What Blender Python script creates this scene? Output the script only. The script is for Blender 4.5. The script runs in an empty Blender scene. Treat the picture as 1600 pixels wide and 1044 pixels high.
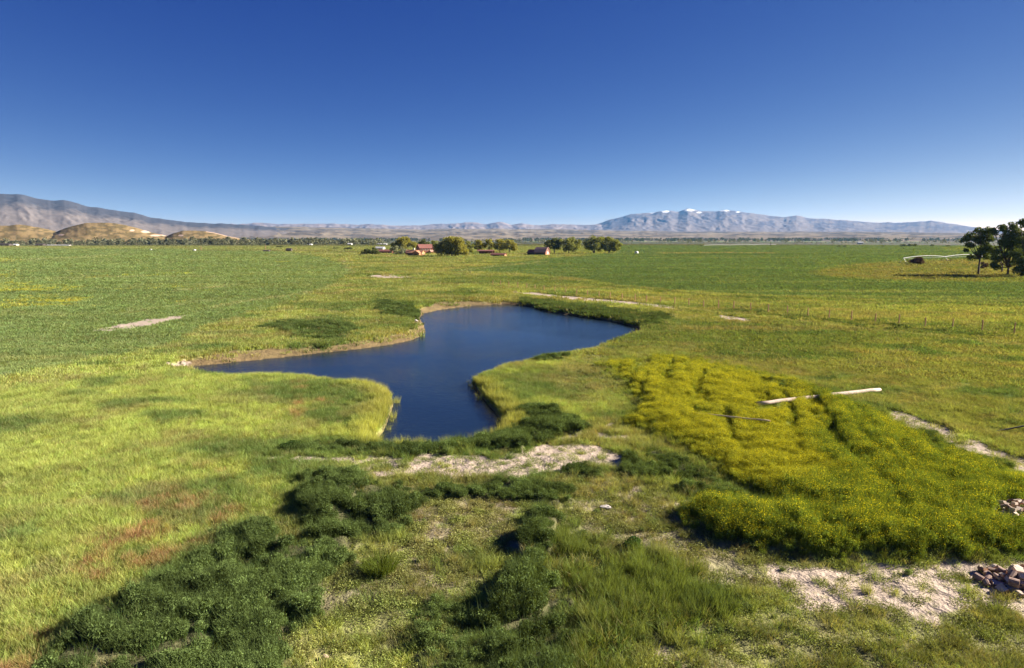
import bpy, math
import numpy as np
from mathutils import Vector, Matrix

rng = np.random.default_rng(7)
scene = bpy.context.scene
C = scene.collection

# ------------------------------------------------------------------ camera, sky, sun, exposure
H = 14.0                 # camera height above the meadow
F = 978.0                # focal length in pixels of the 1600 px wide photograph
CX, CY, HZ = 800.0, 522.0, 373.0
TH = math.atan((CY - HZ) / F)
SUN_EL, SUN_AZ = math.radians(25.0), math.radians(14.0)   # azimuth measured from +x towards +y

cam_d = bpy.data.cameras.new('camera'); cam = bpy.data.objects.new('camera', cam_d); C.objects.link(cam)
cam.location = (0, 0, H); cam.rotation_euler = (math.pi/2 - TH, 0, 0)
cam_d.sensor_width = 36.0; cam_d.lens = F*36.0/1600.0; cam_d.clip_end = 80000; cam_d.clip_start = 0.2
scene.camera = cam

W = bpy.data.worlds.new('World'); scene.world = W; W.use_nodes = True
wn = W.node_tree.nodes; wl = W.node_tree.links; wn.clear()
wo = wn.new('ShaderNodeOutputWorld'); bg = wn.new('ShaderNodeBackground'); sky = wn.new('ShaderNodeTexSky')
sky.sky_type = 'NISHITA'; sky.sun_disc = False
sky.sun_elevation = SUN_EL
sky.sun_rotation = math.pi/2 - SUN_AZ
sky.altitude = 12000; sky.air_density = 1.0; sky.dust_density = 0.3; sky.ozone_density = 2.0
# deep clear high-altitude blue: the same sky with a steeper response per channel
sep = wn.new('ShaderNodeSeparateColor'); com = wn.new('ShaderNodeCombineColor'); wl.new(sky.outputs[0], sep.inputs[0])
for _i, (_g, _k) in enumerate(((2.1, 5.8), (1.42, 1.22), (.58, .65))):
    m1 = wn.new('ShaderNodeMath'); m1.operation = 'MULTIPLY'; m1.inputs[1].default_value = .1865; wl.new(sep.outputs[_i], m1.inputs[0])
    m2 = wn.new('ShaderNodeMath'); m2.operation = 'POWER'; m2.inputs[1].default_value = _g; wl.new(m1.outputs[0], m2.inputs[0])
    m3 = wn.new('ShaderNodeMath'); m3.operation = 'MULTIPLY'; m3.inputs[1].default_value = _k/.1865; wl.new(m2.outputs[0], m3.inputs[0]); wl.new(m3.outputs[0], com.inputs[_i])
wl.new(com.outputs[0], bg.inputs[0])
bg.inputs[1].default_value = 0.05
wl.new(bg.outputs[0], wo.inputs[0])

sd = bpy.data.lights.new('sun', 'SUN'); sun = bpy.data.objects.new('sun', sd); C.objects.link(sun)
sd.energy = 5.0; sd.angle = math.radians(0.55); sd.color = (1.0, 0.9, 0.76)
sdir = Vector((math.cos(SUN_EL)*math.cos(SUN_AZ), math.cos(SUN_EL)*math.sin(SUN_AZ), math.sin(SUN_EL)))
sun.rotation_euler = sdir.to_track_quat('Z', 'Y').to_euler(); sun.location = (60, 10, 60)

vs = scene.view_settings
vs.view_transform = 'Standard'; vs.look = 'None'; vs.exposure = 1.9; vs.gamma = 1.0; vs.use_curve_mapping = False
scene.cycles.volume_bounces = 0
scene.cycles.max_bounces = 6; scene.cycles.transmission_bounces = 3; scene.cycles.transparent_max_bounces = 6

# ------------------------------------------------------------------ helpers
def at(u, v, z=0.0):
    a = math.cos(TH)*1.0; dx = (u - CX)/F; dy = (CY - v)/F
    d = (dx, math.cos(TH) + dy*math.sin(TH), -math.sin(TH) + dy*math.cos(TH))
    t = (z - H)/d[2]
    return (d[0]*t, d[1]*t, z)

def proj(x, y, z=0.0):
    zc = y*math.cos(TH) - (z - H)*math.sin(TH)
    yc = y*math.sin(TH) + (z - H)*math.cos(TH)
    zc = np.where(zc < 1.0, 1.0, zc)
    return CX + F*x/zc, CY - F*yc/zc

def _hash(ix, iy, seed):
    n = (ix.astype(np.int64)*374761393 + iy.astype(np.int64)*668265263 + seed*1442695041) & 0xffffffff
    n = ((n ^ (n >> 13))*1274126177) & 0xffffffff
    n = n ^ (n >> 16)
    return (n & 0xffffff)/float(0xffffff)

def vnoise(x, y, seed=0):
    x = np.asarray(x, float); y = np.asarray(y, float)
    ix = np.floor(x); iy = np.floor(y); fx = x - ix; fy = y - iy
    fx = fx*fx*(3 - 2*fx); fy = fy*fy*(3 - 2*fy)
    ix = ix.astype(np.int64); iy = iy.astype(np.int64)
    a = _hash(ix, iy, seed); b = _hash(ix+1, iy, seed); c = _hash(ix, iy+1, seed); d = _hash(ix+1, iy+1, seed)
    return (a + (b-a)*fx)*(1-fy) + (c + (d-c)*fx)*fy

def fbm(x, y, seed=0, octv=4):
    s = 0; a = 0.5; t = 0
    for o in range(octv):
        s = s + a*vnoise(x*2**o + 17.3*o, y*2**o - 9.1*o, seed+o); t += a; a *= 0.5
    return s/t

def sstep(e0, e1, x):
    t = np.clip((x - e0)/(e1 - e0), 0, 1); return t*t*(3 - 2*t)

def poly_sd(px, py, poly):
    """signed distance, positive inside"""
    P = np.asarray(poly, float); n = len(P)
    best = np.full(px.shape, 1e18); inside = np.zeros(px.shape, bool)
    for i in range(n):
        ax, ay = P[i]; bx, by = P[(i+1) % n]
        ex, ey = bx-ax, by-ay; wx, wy = px-ax, py-ay
        t = np.clip((wx*ex + wy*ey)/(ex*ex + ey*ey + 1e-12), 0, 1)
        dx, dy = wx - ex*t, wy - ey*t
        best = np.minimum(best, dx*dx + dy*dy)
        c = (ay > py) != (by > py)
        xi = ax + (py - ay)*(bx-ax)/((by-ay) if by != ay else 1e-9)
        inside ^= (c & (px < xi))
    d = np.sqrt(best)
    return np.where(inside, d, -d)

def mask(u, v, poly, soft):
    P = np.asarray(poly, float)
    out = np.zeros(u.shape)
    m = (u > P[:, 0].min()-soft*2) & (u < P[:, 0].max()+soft*2) & (v > P[:, 1].min()-soft*2) & (v < P[:, 1].max()+soft*2)
    if m.any():
        out[m] = sstep(-soft, soft, poly_sd(u[m], v[m], poly))
    return out

def np_mesh(name, verts, faces, mats=(), midx=None, smooth=False):
    me = bpy.data.meshes.new(name)
    verts = np.asarray(verts, np.float32); faces = np.asarray(faces, np.int32)
    k = faces.shape[1]; nf = len(faces)
    me.vertices.add(len(verts)); me.vertices.foreach_set('co', verts.ravel())
    me.loops.add(nf*k); me.loops.foreach_set('vertex_index', faces.ravel())
    me.polygons.add(nf)
    me.polygons.foreach_set('loop_start', np.arange(0, nf*k, k, dtype=np.int32))
    me.polygons.foreach_set('loop_total', np.full(nf, k, np.int32))
    for m in mats: me.materials.append(m)
    if midx is not None: me.polygons.foreach_set('material_index', np.asarray(midx, np.int32))
    me.polygons.foreach_set('use_smooth', np.full(nf, smooth, bool))
    me.update(calc_edges=True); me.validate()
    return me

def link(name, me, parent=None):
    o = bpy.data.objects.new(name, me); C.objects.link(o)
    if parent is not None: o.parent = parent
    return o

def tag(o, label=None, cat=None, group=None, kind=None):
    if label: o['label'] = label
    if cat: o['category'] = cat
    if group: o['group'] = group
    if kind: o['kind'] = kind
    return o

def empty(name, loc, rz=0.0):
    o = bpy.data.objects.new(name, None); C.objects.link(o); o.location = loc; o.rotation_euler = (0, 0, rz)
    o.empty_display_size = 0.3
    return o

class MB:
    """collects boxes, bars and prisms for ONE mesh"""
    def __init__(s): s.v = []; s.f = []
    def add(s, vs, fs):
        b = len(s.v); s.v += [tuple(p) for p in vs]; s.f += [tuple(b+i for i in q) for q in fs]; return s
    def box(s, c, d, rz=0.0):
        x, y, z = d[0]/2, d[1]/2, d[2]/2; co, si = math.cos(rz), math.sin(rz)
        vs = []
        for dz in (-z, z):
            for dx, dy in ((-x, -y), (x, -y), (x, y), (-x, y)):
                vs.append((c[0]+dx*co-dy*si, c[1]+dx*si+dy*co, c[2]+dz))
        return s.add(vs, [(3,2,1,0),(4,5,6,7),(0,1,5,4),(1,2,6,5),(2,3,7,6),(3,0,4,7)])
    def tube(s, p, q, r0, r1=None, n=6):
        r1 = r0 if r1 is None else r1
        p, q = Vector(p), Vector(q); d = (q-p).normalized()
        a = d.orthogonal().normalized(); b = d.cross(a); vs = []
        for c, r in ((p, r0), (q, r1)):
            for i in range(n):
                t = 2*math.pi*i/n; vs.append(c + a*(math.cos(t)*r) + b*(math.sin(t)*r))
        fs = [(i, (i+1) % n, n+(i+1) % n, n+i) for i in range(n)] + [tuple(range(n-1, -1, -1)), tuple(range(n, 2*n))]
        return s.add(vs, fs)
    def path(s, pts, rad, n=7):
        """a bent tapering limb"""
        vs = []; m = len(pts); pts = [Vector(p) for p in pts]
        for k in range(m):
            d = (pts[min(k+1, m-1)] - pts[max(k-1, 0)]).normalized()
            a = Vector((1, 0.13, 0.07)).cross(d).normalized(); b = d.cross(a)
            for i in range(n):
                t = 2*math.pi*i/n; vs.append(pts[k] + a*(math.cos(t)*rad[k]) + b*(math.sin(t)*rad[k]))
        fs = [(k*n+i, k*n+(i+1) % n, (k+1)*n+(i+1) % n, (k+1)*n+i) for k in range(m-1) for i in range(n)]
        fs += [tuple(range(n-1, -1, -1)), tuple(range((m-1)*n, m*n))]
        return s.add(vs, fs)
    def build(s, name, mat, parent=None, smooth=False):
        me = bpy.data.meshes.new(name); me.from_pydata(s.v, [], s.f); me.materials.append(mat)
        if smooth: me.shade_smooth()
        me.update(); return link(name, me, parent)

# ------------------------------------------------------------------ materials
def newmat(name):
    m = bpy.data.materials.new(name); m.use_nodes = True; nt = m.node_tree; nt.nodes.clear()
    out = nt.nodes.new('ShaderNodeOutputMaterial'); return m, nt, out

def N(nt, t, **kw):
    n = nt.nodes.new(t)
    for k, v in kw.items(): setattr(n, k, v)
    return n

def mathn(nt, op, a, b=None, c=None):
    n = N(nt, 'ShaderNodeMath', operation=op)
    for i, s in enumerate((a, b, c)):
        if s is None: continue
        if isinstance(s, (int, float)): n.inputs[i].default_value = s
        else: nt.links.new(s, n.inputs[i])
    return n.outputs[0]

def mulcol(nt, col, fac):
    n = N(nt, 'ShaderNodeVectorMath', operation='SCALE'); nt.links.new(col, n.inputs[0]); nt.links.new(fac, n.inputs['Scale']); return n.outputs[0]

def simple(name, col, col2=None, scale=2.0, rough=0.8, bump=0.0, stretch=(1,1,1)):
    m, nt, out = newmat(name)
    p = N(nt, 'ShaderNodeBsdfPrincipled'); p.inputs['Roughness'].default_value = rough
    p.inputs['Specular IOR Level'].default_value = 0.3
    tc = N(nt, 'ShaderNodeTexCoord'); mp = N(nt, 'ShaderNodeMapping'); mp.inputs['Scale'].default_value = stretch
    nz = N(nt, 'ShaderNodeTexNoise'); nz.inputs['Scale'].default_value = scale; nz.inputs['Detail'].default_value = 5
    nt.links.new(tc.outputs['Object'], mp.inputs[0]); nt.links.new(mp.outputs[0], nz.inputs['Vector'])
    r = N(nt, 'ShaderNodeValToRGB'); r.color_ramp.elements[0].position = 0.3; r.color_ramp.elements[1].position = 0.7
    r.color_ramp.elements[0].color = (*col, 1); r.color_ramp.elements[1].color = (*(col2 or tuple(c*1.3 for c in col)), 1)
    nt.links.new(nz.outputs['Fac'], r.inputs[0]); nt.links.new(r.outputs[0], p.inputs['Base Color'])
    if bump:
        b = N(nt, 'ShaderNodeBump'); b.inputs['Strength'].default_value = bump; nt.links.new(nz.outputs['Fac'], b.inputs['Height'])
        nt.links.new(b.outputs[0], p.inputs['Normal'])
    nt.links.new(p.outputs[0], out.inputs[0]); return m

def leafy(name, col=None, trans=0.35, var=0.5, tcol=(1.25, 1.15, 0.5)):
    """leaves and blades: diffuse + light through the leaf; colour from the instance when col is None"""
    m, nt, out = newmat(name)
    if col is None:
        a = N(nt, 'ShaderNodeAttribute', attribute_type='INSTANCER', attribute_name='tint'); c = a.outputs['Color']
    else:
        a = N(nt, 'ShaderNodeRGB'); a.outputs[0].default_value = (*col, 1); c = a.outputs[0]
    g = N(nt, 'ShaderNodeNewGeometry')
    f = mathn(nt, 'MULTIPLY_ADD', g.outputs['Random Per Island'], var, 1 - var/2)
    c = mulcol(nt, c, f)
    d = N(nt, 'ShaderNodeBsdfDiffuse'); t = N(nt, 'ShaderNodeBsdfTranslucent'); mx = N(nt, 'ShaderNodeMixShader')
    mx.inputs[0].default_value = trans
    mul = N(nt, 'ShaderNodeVectorMath', operation='MULTIPLY'); mul.inputs[1].default_value = tcol
    nt.links.new(c, mul.inputs[0]); nt.links.new(c, d.inputs[0]); nt.links.new(mul.outputs[0], t.inputs[0])
    nt.links.new(d.outputs[0], mx.inputs[1]); nt.links.new(t.outputs[0], mx.inputs[2]); nt.links.new(mx.outputs[0], out.inputs[0])
    return m

def ground_material():
    m, nt, out = newmat('ground')
    p = N(nt, 'ShaderNodeBsdfPrincipled'); p.inputs['Roughness'].default_value = 0.95; p.inputs['Specular IOR Level'].default_value = 0.1
    a = N(nt, 'ShaderNodeAttribute', attribute_name='col'); s = N(nt, 'ShaderNodeAttribute', attribute_name='soil')
    geo = N(nt, 'ShaderNodeNewGeometry')
    def nz(scale, det=4, rough=0.6, vec=None):
        n = N(nt, 'ShaderNodeTexNoise'); n.inputs['Scale'].default_value = scale; n.inputs['Detail'].default_value = det
        n.inputs['Roughness'].default_value = rough; nt.links.new(vec or geo.outputs['Position'], n.inputs['Vector']); return n.outputs['Fac']
    n1 = nz(3.0, 6, 0.7); n2 = nz(0.35, 5, 0.7); n3 = nz(0.04, 6, 0.7)
    f = mathn(nt, 'MULTIPLY_ADD', n1, 0.9, 0.55)
    f = mathn(nt, 'MULTIPLY', f, mathn(nt, 'MULTIPLY_ADD', n2, 1.1, 0.45))
    f = mathn(nt, 'MULTIPLY', f, mathn(nt, 'MULTIPLY_ADD', n3, 0.9, 0.55))
    # on bare soil the contrast is lower
    mixf = N(nt, 'ShaderNodeMix'); nt.links.new(s.outputs['Fac'], mixf.inputs[0]); nt.links.new(f, mixf.inputs[2])
    nt.links.new(mathn(nt, 'MULTIPLY_ADD', n1, 0.5, 0.75), mixf.inputs[3])
    nt.links.new(mulcol(nt, a.outputs['Color'], mixf.outputs[0]), p.inputs['Base Color'])
    b = N(nt, 'ShaderNodeBump'); b.inputs['Strength'].default_value = 0.6; b.inputs['Distance'].default_value = 0.05
    nt.links.new(nz(5.0, 6, 0.7), b.inputs['Height']); 
    b2 = N(nt, 'ShaderNodeBump'); b2.inputs['Strength'].default_value = 0.6; b2.inputs['Distance'].default_value = 0.8
    nt.links.new(nz(0.5, 5, 0.7), b2.inputs['Height']); nt.links.new(b.outputs[0], b2.inputs['Normal'])
    nt.links.new(b2.outputs[0], p.inputs['Normal'])
    nt.links.new(p.outputs[0], out.inputs[0]); return m
M_GROUND = ground_material()

def water_material():
    m, nt, out = newmat('pond_water')
    p = N(nt, 'ShaderNodeBsdfPrincipled'); p.inputs['Base Color'].default_value = (0.006, 0.013, 0.028, 1)
    p.inputs['Roughness'].default_value = 0.04; p.inputs['IOR'].default_value = 1.333
    geo = N(nt, 'ShaderNodeNewGeometry')
    n = N(nt, 'ShaderNodeTexNoise'); n.inputs['Scale'].default_value = 2.2; n.inputs['Detail'].default_value = 4; n.inputs['Roughness'].default_value = 0.6
    mp = N(nt, 'ShaderNodeMapping'); mp.inputs['Scale'].default_value = (1.0, 1.7, 1); mp.inputs['Rotation'].default_value = (0, 0, 0.35)
    nt.links.new(geo.outputs['Position'], mp.inputs[0]); nt.links.new(mp.outputs[0], n.inputs['Vector'])
    b = N(nt, 'ShaderNodeBump'); b.inputs['Strength'].default_value = 0.5; b.inputs['Distance'].default_value = 0.085
    nt.links.new(n.outputs['Fac'], b.inputs['Height'])
    # patches of calmer and rougher water
    n2 = N(nt, 'ShaderNodeTexNoise'); n2.inputs['Scale'].default_value = 0.06; n2.inputs['Detail'].default_value = 3
    nt.links.new(geo.outputs['Position'], n2.inputs['Vector'])
    nt.links.new(mathn(nt, 'MULTIPLY_ADD', n2.outputs['Fac'], 0.9, 0.0), b.inputs['Strength'])
    nt.links.new(b.outputs[0], p.inputs['Normal']); nt.links.new(p.outputs[0], out.inputs[0]); return m
M_WATER = water_material()

# ------------------------------------------------------------------ zones of the meadow, laid out on the ground
WZ = -0.6
pond_px = [(284,575),(380,565),(440,559),(500,552),(560,546),(610,539),(640,533),(655,527),(665,519),(663,508),(656,498),(662,490),(690,484),
 (740,478),(790,476),(830,479),(850,487),(890,493),(930,498),(970,505),(994,513),(986,522),(950,540),(930,549),(890,556),(850,562),(810,571),
 (780,578),(750,589),(736,598),(744,610),(760,630),(775,648),(785,664),(780,677),(762,688),(720,696),(680,701),(640,702),(602,700),(588,690),
 (600,674),(609,652),(615,634),(613,620),(594,611),(560,604),(520,598),(470,592),(420,591),(370,591),(315,587)]
pond_w = [at(u, v, WZ)[:2] for u, v in pond_px]

SOIL = {
 'main': ([(395,714),(470,716),(530,718),(560,716),(575,712),(620,714),(680,710),(740,714),(800,716),(830,700),(850,694),(890,692),(930,693),(960,705),(980,726),(965,740),(930,732),(900,728),(870,740),(830,750),(780,750),(730,747),(680,745),(620,748),(560,752),(545,730),(500,726),(415,724)], 2.0, 1.0),
 'm2': ([(856,690),(885,676),(912,678),(884,692)], 2, .95), 'm3': ([(915,658),(960,660),(980,668),(940,669)], 1.5, .9),
 'right': ([(1365,638),(1400,640),(1450,655),(1500,675),(1560,700),(1620,725),(1620,750),(1560,737),(1510,714),(1460,690),(1410,668)], 2.5, 1.0),
 'lower': ([(1195,868),(1260,884),(1330,880),(1420,886),(1500,880),(1560,882),(1640,872),(1640,1010),(1590,960),(1550,950),(1490,958),(1460,978),(1420,958),(1340,955),(1290,965),(1240,930),(1200,900)], 7, 1.0),
 'l2': ([(1250,600),(1280,600),(1300,608),(1270,608)], 1, .8), 'l3': ([(1380,990),(1460,1000),(1440,1060),(1380,1040)], 6, .7),
 'l4': ([(1010,1010),(1070,1000),(1080,1040),(1030,1050)], 6, .6), 'l5': ([(1240,930),(1280,935),(1275,960),(1240,950)], 4, .8),
 'road': ([(790,454),(830,457),(880,462),(950,467),(1010,473),(1062,480),(1060,486),(1000,479),(930,473),(860,467),(800,459)], 1.2, 1.0),
 'road2': ([(1103,489),(1140,492),(1178,500),(1170,505),(1130,500)], 1.2, 1.0),
 'r3': ([(566,431),(600,429),(640,431),(665,435),(600,437),(575,435)], .8, 1.0),
 'r4': ([(528,403),(533,402),(560,427),(553,428)], .8, .7), 'r5': ([(740,424),(800,416),(838,407),(832,401),(842,401),(852,405),(842,410),(800,419),(745,427)], .7, .8),
 'f1': ([(130,517),(170,508),(230,498),(305,490),(292,500),(220,513),(160,521)], 2.2, 1.0),
 'f2': ([(222,552),(262,536),(269,540),(232,554)], 1.3, 1), 'f3': ([(165,567),(205,556),(217,562),(185,569)], 1.5, .9), 'f4': ([(90,577),(170,566),(172,568),(95,579)], 1, .7),
 'f5': ([(322,517),(388,515),(384,520),(330,520)], 1.2, .95), 'f6': ([(498,462),(530,458),(533,461),(505,464)], 1, .9), 'f7': ([(728,461),(748,462),(742,466),(728,465)], .8, .9),
 'f8': ([(430,528),(460,527),(460,536),(440,534)], 1.5, .9), 'f9': ([(250,566),(266,560),(300,562),(290,568),(255,572)], 1.5, .8),
 'd1': ([(975,758),(1000,762),(1025,782),(1000,780)], 3, .9), 'd2': ([(1000,788),(1020,800),(1035,818),(1015,812)], 3, .8),
 'd3': ([(1040,738),(1055,728),(1075,724),(1085,729),(1065,732),(1050,742)], 1, .9),
 'd4': ([(620,768),(720,758),(820,770),(838,800),(815,860),(740,870),(680,865),(625,830)], 14, .42),
 'd5': ([(490,870),(640,850),(660,900),(600,940),(500,950)], 14, .35), 'd6': ([(840,580),(900,578),(905,590),(850,597)], 3, .5),
 'd7': ([(130,985),(215,965),(210,975),(150,995)], 3, .6), 'd8': ([(940,655),(1010,660),(1000,675),(960,672)], 2, .5),
 'g1': ([(575,502),(606,502),(600,507),(578,507)], 1.2, .95), 'g2': ([(614,491),(634,494),(628,499),(612,496)], 1, .95), 'g3': ([(925,676),(985,680),(975,691),(930,685)], 2, .9), 'g4': ([(640,470),(656,471),(650,475),(638,474)], .8, .95), 'g5': ([(255,560),(300,548),(305,552),(262,566)], 1.5, .7),
 'b1': ([(640,397),(800,399),(870,402),(870,404),(760,402),(640,400)], .6, .8), 'b2': ([(1000,395.5),(1215,397),(1210,398.5),(1000,397.5)], .5, .5),
 'b3': ([(270,433),(345,434),(330,437),(290,436)], .8, .5), 'b4': ([(280,454),(350,449),(330,453),(290,456)], .8, .5), 'b5': ([(730,385),(1000,383),(1000,384),(730,386)], .5, .0),
 'b6': ([(330,480),(450,463),(455,465),(350,482)], 1.5, .4), 'b7': ([(0,488),(60,520),(40,560),(0,565)], 10, .0),
}
FIELD_L = [(-1200,386),(0,388),(150,389.5),(300,390),(420,393),(470,397),(510,404),(540,415),(553,425),(545,435),(520,448),(480,462),(430,480),(390,492),(330,510),(290,528),(262,538),(200,556),(100,574),(0,592),(-1200,720)]
FIELD_R = [(690,425),(800,428),(900,436),(960,446),(1050,455),(1150,462),(1300,468),(1600,478),(2600,510),(2600,384),(960,384),(962,396),(900,402),(850,405),(760,417)]
BANK = [(236,574),(300,559),(332,552),(400,545),(480,541),(560,533),(610,523),(644,513),(640,503),(626,490),(685,472),(740,470),(800,470),(850,480),(900,487),(1005,506),(1004,516),(960,530),(900,500),(600,560),(300,574)]
OLIVE = [(1265,428),(1330,415),(1450,409),(1600,405),(2600,400),(2600,452),(1600,441),(1450,441),(1330,436)]
WEEDS = [
 ([(500,748),(590,762),(636,782),(622,815),(570,852),(520,870),(470,850),(455,800),(475,762),(500,745)], 11, 1.1, 1),
 ([(290,890),(330,838),(400,825),(440,850),(520,862),(560,880),(505,900),(500,930),(475,985),(440,1090),(20,1090),(130,985),(220,935)], 12, 1.0, 1),
 ([(828,800),(856,806),(864,850),(850,890),(880,945),(896,1000),(890,1100),(800,1100),(772,1010),(785,935),(836,885),(818,830)], 8, 1.2, 1),
 ([(555,694),(640,692),(740,686),(790,670),(845,672),(852,686),(820,698),(740,708),(640,708),(480,708),(440,702),(500,697)], 3, .95, 1),
 ([(630,762),(830,765),(880,764),(905,774),(850,784),(640,780)], 3, .55, 1),
 ([(785,652),(840,636),(900,652),(925,672),(860,678),(790,668)], 3, 1.0, 1),
 ([(395,512),(450,503),(530,503),(575,515),(535,532),(460,526)], 3, .8, .9),
 ([(790,465),(860,471),(950,482),(1045,493),(1033,505),(990,508),(900,491),(840,480)], 2, .55, .85),
 ([(925,700),(970,712),(1010,735),(1050,756),(1000,757),(950,728)], 3, .8, 1),
 ([(585,470),(640,476),(655,488),(640,500),(600,496)], 2, .7, .9),
 ([(1000,705),(1100,730),(1160,775),(1190,798),(1120,790),(1050,760)], 6, .6, .9),
 ([(1130,485.5),(1240,495.5),(1400,511.5),(1620,530.5),(1620,533.5),(1400,515),(1240,499),(1130,488)], .7, .25, .8),
 ([(860,440),(960,448),(1100,463),(1300,469),(1640,480),(1640,482),(1300,471.5),(1100,465.5),(960,451),(860,442)], .7, .25, .55),
 ([(690,437),(780,432),(860,440),(860,442),(780,434.5),(690,439)], .6, .2, .6),
 ([(818,551),(890,553),(888,561),(820,565)], 1.5, .9, 1), ([(872,722),(905,732),(945,752),(905,750),(875,740)], 3, .5, 1),
 ([(700,930),(790,960),(800,1060),(640,1060)], 14, .8, .6), ([(1080,890),(1150,900),(1210,950),(1120,950)], 12, .55, .5),
 ([(1200,600),(1290,606),(1330,640),(1380,650),(1350,660),(1290,630),(1220,612)], 4, .6, .8), ([(1390,660),(1480,700),(1590,752),(1560,760),(1450,712)], 5, .7, .8),
]
MUSTARD = [(930,572),(1050,560),(1150,580),(1250,602),(1310,628),(1390,668),(1480,712),(1560,748),(1700,775),(1700,862),(1560,872),(1480,882),(1400,882),(1300,872),(1200,857),(1120,842),(1065,802),(1110,786),(1205,806),(1232,802),(1180,768),(1110,728),(1040,690),(985,665),(1010,640),(975,605)]
MUSTARD_Y = [(930,570),(1050,560),(1150,580),(1250,605),(1290,650),(1240,700),(1300,760),(1220,770),(1110,728),(1040,690),(985,665),(1010,640),(975,605)]
YFAR = [([(-60,466),(60,461),(140,466),(120,480),(-60,484)], 1.5), ([(105,434),(165,432),(168,437),(110,438)], .8), ([(195,429),(300,427),(305,431),(200,432)], .7), ([(370,427),(405,427),(400,431),(372,431)], .7),
 ([(-20,405),(20,404),(42,410),(-20,411)], .7), ([(436,409),(455,409),(452,412),(438,412)], .5), ([(1465,387),(1620,385),(1620,398),(1490,393)], 1.2), ([(0,430),(20,430),(20,434),(0,434)], .6), ([(-40,440),(130,448),(120,456),(-40,458)], 1)]
RED = [([(120,872),(180,828),(250,800),(330,788),(365,812),(300,860),(235,915),(150,915)], 16), ([(425,638),(500,626),(512,642),(460,656),(430,652)], 5), ([(445,602),(470,598),(480,612),(455,614)], 3), ([(-20,1010),(80,978),(60,1060),(-20,1080)], 12), ([(250,770),(330,780),(300,800),(230,800)], 8), ([(330,740),(350,745),(340,760)], 8)]
TALL = [(870,845),(960,870),(1000,850),(1100,880),(1180,940),(1150,1000),(1010,1000),(960,1080),(900,1080),(905,980),(870,900)]
OPEN_R = [(1000,500),(1100,478),(1300,498),(1600,520),(2600,560),(2600,760),(1620,720),(1480,655),(1400,635),(1300,600),(1150,572),(1000,552),(920,570),(900,560),(960,540)]
DRY = [([(625,765),(720,755),(830,770),(850,800),(815,865),(640,865),(620,810)], 14, .9), ([(490,870),(640,860),(740,880),(700,930),(500,960)], 16, .6), ([(880,745),(980,745),(1080,800),(1200,862),(1230,930),(1100,880),(960,860),(880,800)], 12, .6), ([(860,562),(930,552),(960,600),(930,650),(860,610)], 8, .45)]

ST, DK = (.36,.35,.17), (.07,.12,.04)
TRACKS = [([(330,482),(390,471),(450,463),(500,455),(535,442)], 1.6, ST, .7), ([(275,455),(320,452),(352,449)], 1.2, ST, .7), ([(80,437),(170,434),(250,433),(345,434)], 1.0, ST, .5), ([(0,409),(100,405),(190,400)], 1.2, ST, .4), ([(180,493),(260,480),(330,470)], 1.2, ST, .4),
 ([(1172,498),(1208,520),(1226,545),(1218,572),(1185,600)], 2.2, DK, .45), ([(1185,498),(1228,522),(1246,548),(1238,575),(1212,604)], 2.2, DK, .45), ([(1200,500),(1270,530),(1350,575),(1430,640)], 2.0, DK, .45), ([(1215,500),(1290,530),(1375,572),(1460,632)], 2.0, DK, .4),
 ([(1230,498),(1350,530),(1480,560),(1620,590)], 1.8, DK, .4), ([(1060,482),(1130,490),(1240,502),(1400,520),(1620,543)], 1.3, ST, .5), ([(1000,495),(1100,520),(1180,560)], 2, ST, .3), ([(1300,545),(1420,560),(1620,575)], 2.2, (.3,.24,.1), .4), ([(720,424),(780,417),(850,410)], .9, ST, .7), ([(600,436),(700,441),(790,451)], 1.1, DK, .6),
 ([(660,400),(740,401),(830,403)], .8, ST, .7), ([(150,590),(60,600),(-50,620)], 3, ST, .3), ([(1000,427),(1180,423),(1300,427)], 1, DK, .5), ([(960,404),(1100,400),(1300,398)], .8, DK, .5), ([(1030,397),(1120,396),(1215,397)], .8, (.33,.26,.12), .8), ([(420,400),(520,398),(640,402)], 1, ST, .4),
 ([(530,405),(543,415),(556,428)], 1.2, (.35,.28,.2), .9), ([(437,406),(447,411),(445,417)], .7, (.1,.1,.06), .8), ([(290,392),(520,393),(560,396)], .8, (.2,.15,.09), .5), ([(540,470),(600,458),(680,450)], 1.5, ST, .35), ([(0,500),(100,492),(180,480)], 1.5, DK, .3)]
def rgb(*c): return np.array(c, float)
COL = dict(lush=rgb(.36,.42,.115), meadow=rgb(.24,.275,.085), field=rgb(.18,.24,.088), fieldr=rgb(.12,.18,.067), olive=rgb(.185,.18,.065), weeds=rgb(.074,.112,.036),
           mustard=rgb(.165,.22,.036), red=rgb(.36,.20,.115), soil=rgb(.37,.30,.24), bank=rgb(.17,.115,.06), dry=rgb(.27,.235,.115), tall=rgb(.13,.175,.045), plain=rgb(.085,.08,.05))

def mixc(c, tgt, w): return c*(1-w[:, None]) + tgt[None, :]*w[:, None]

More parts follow.
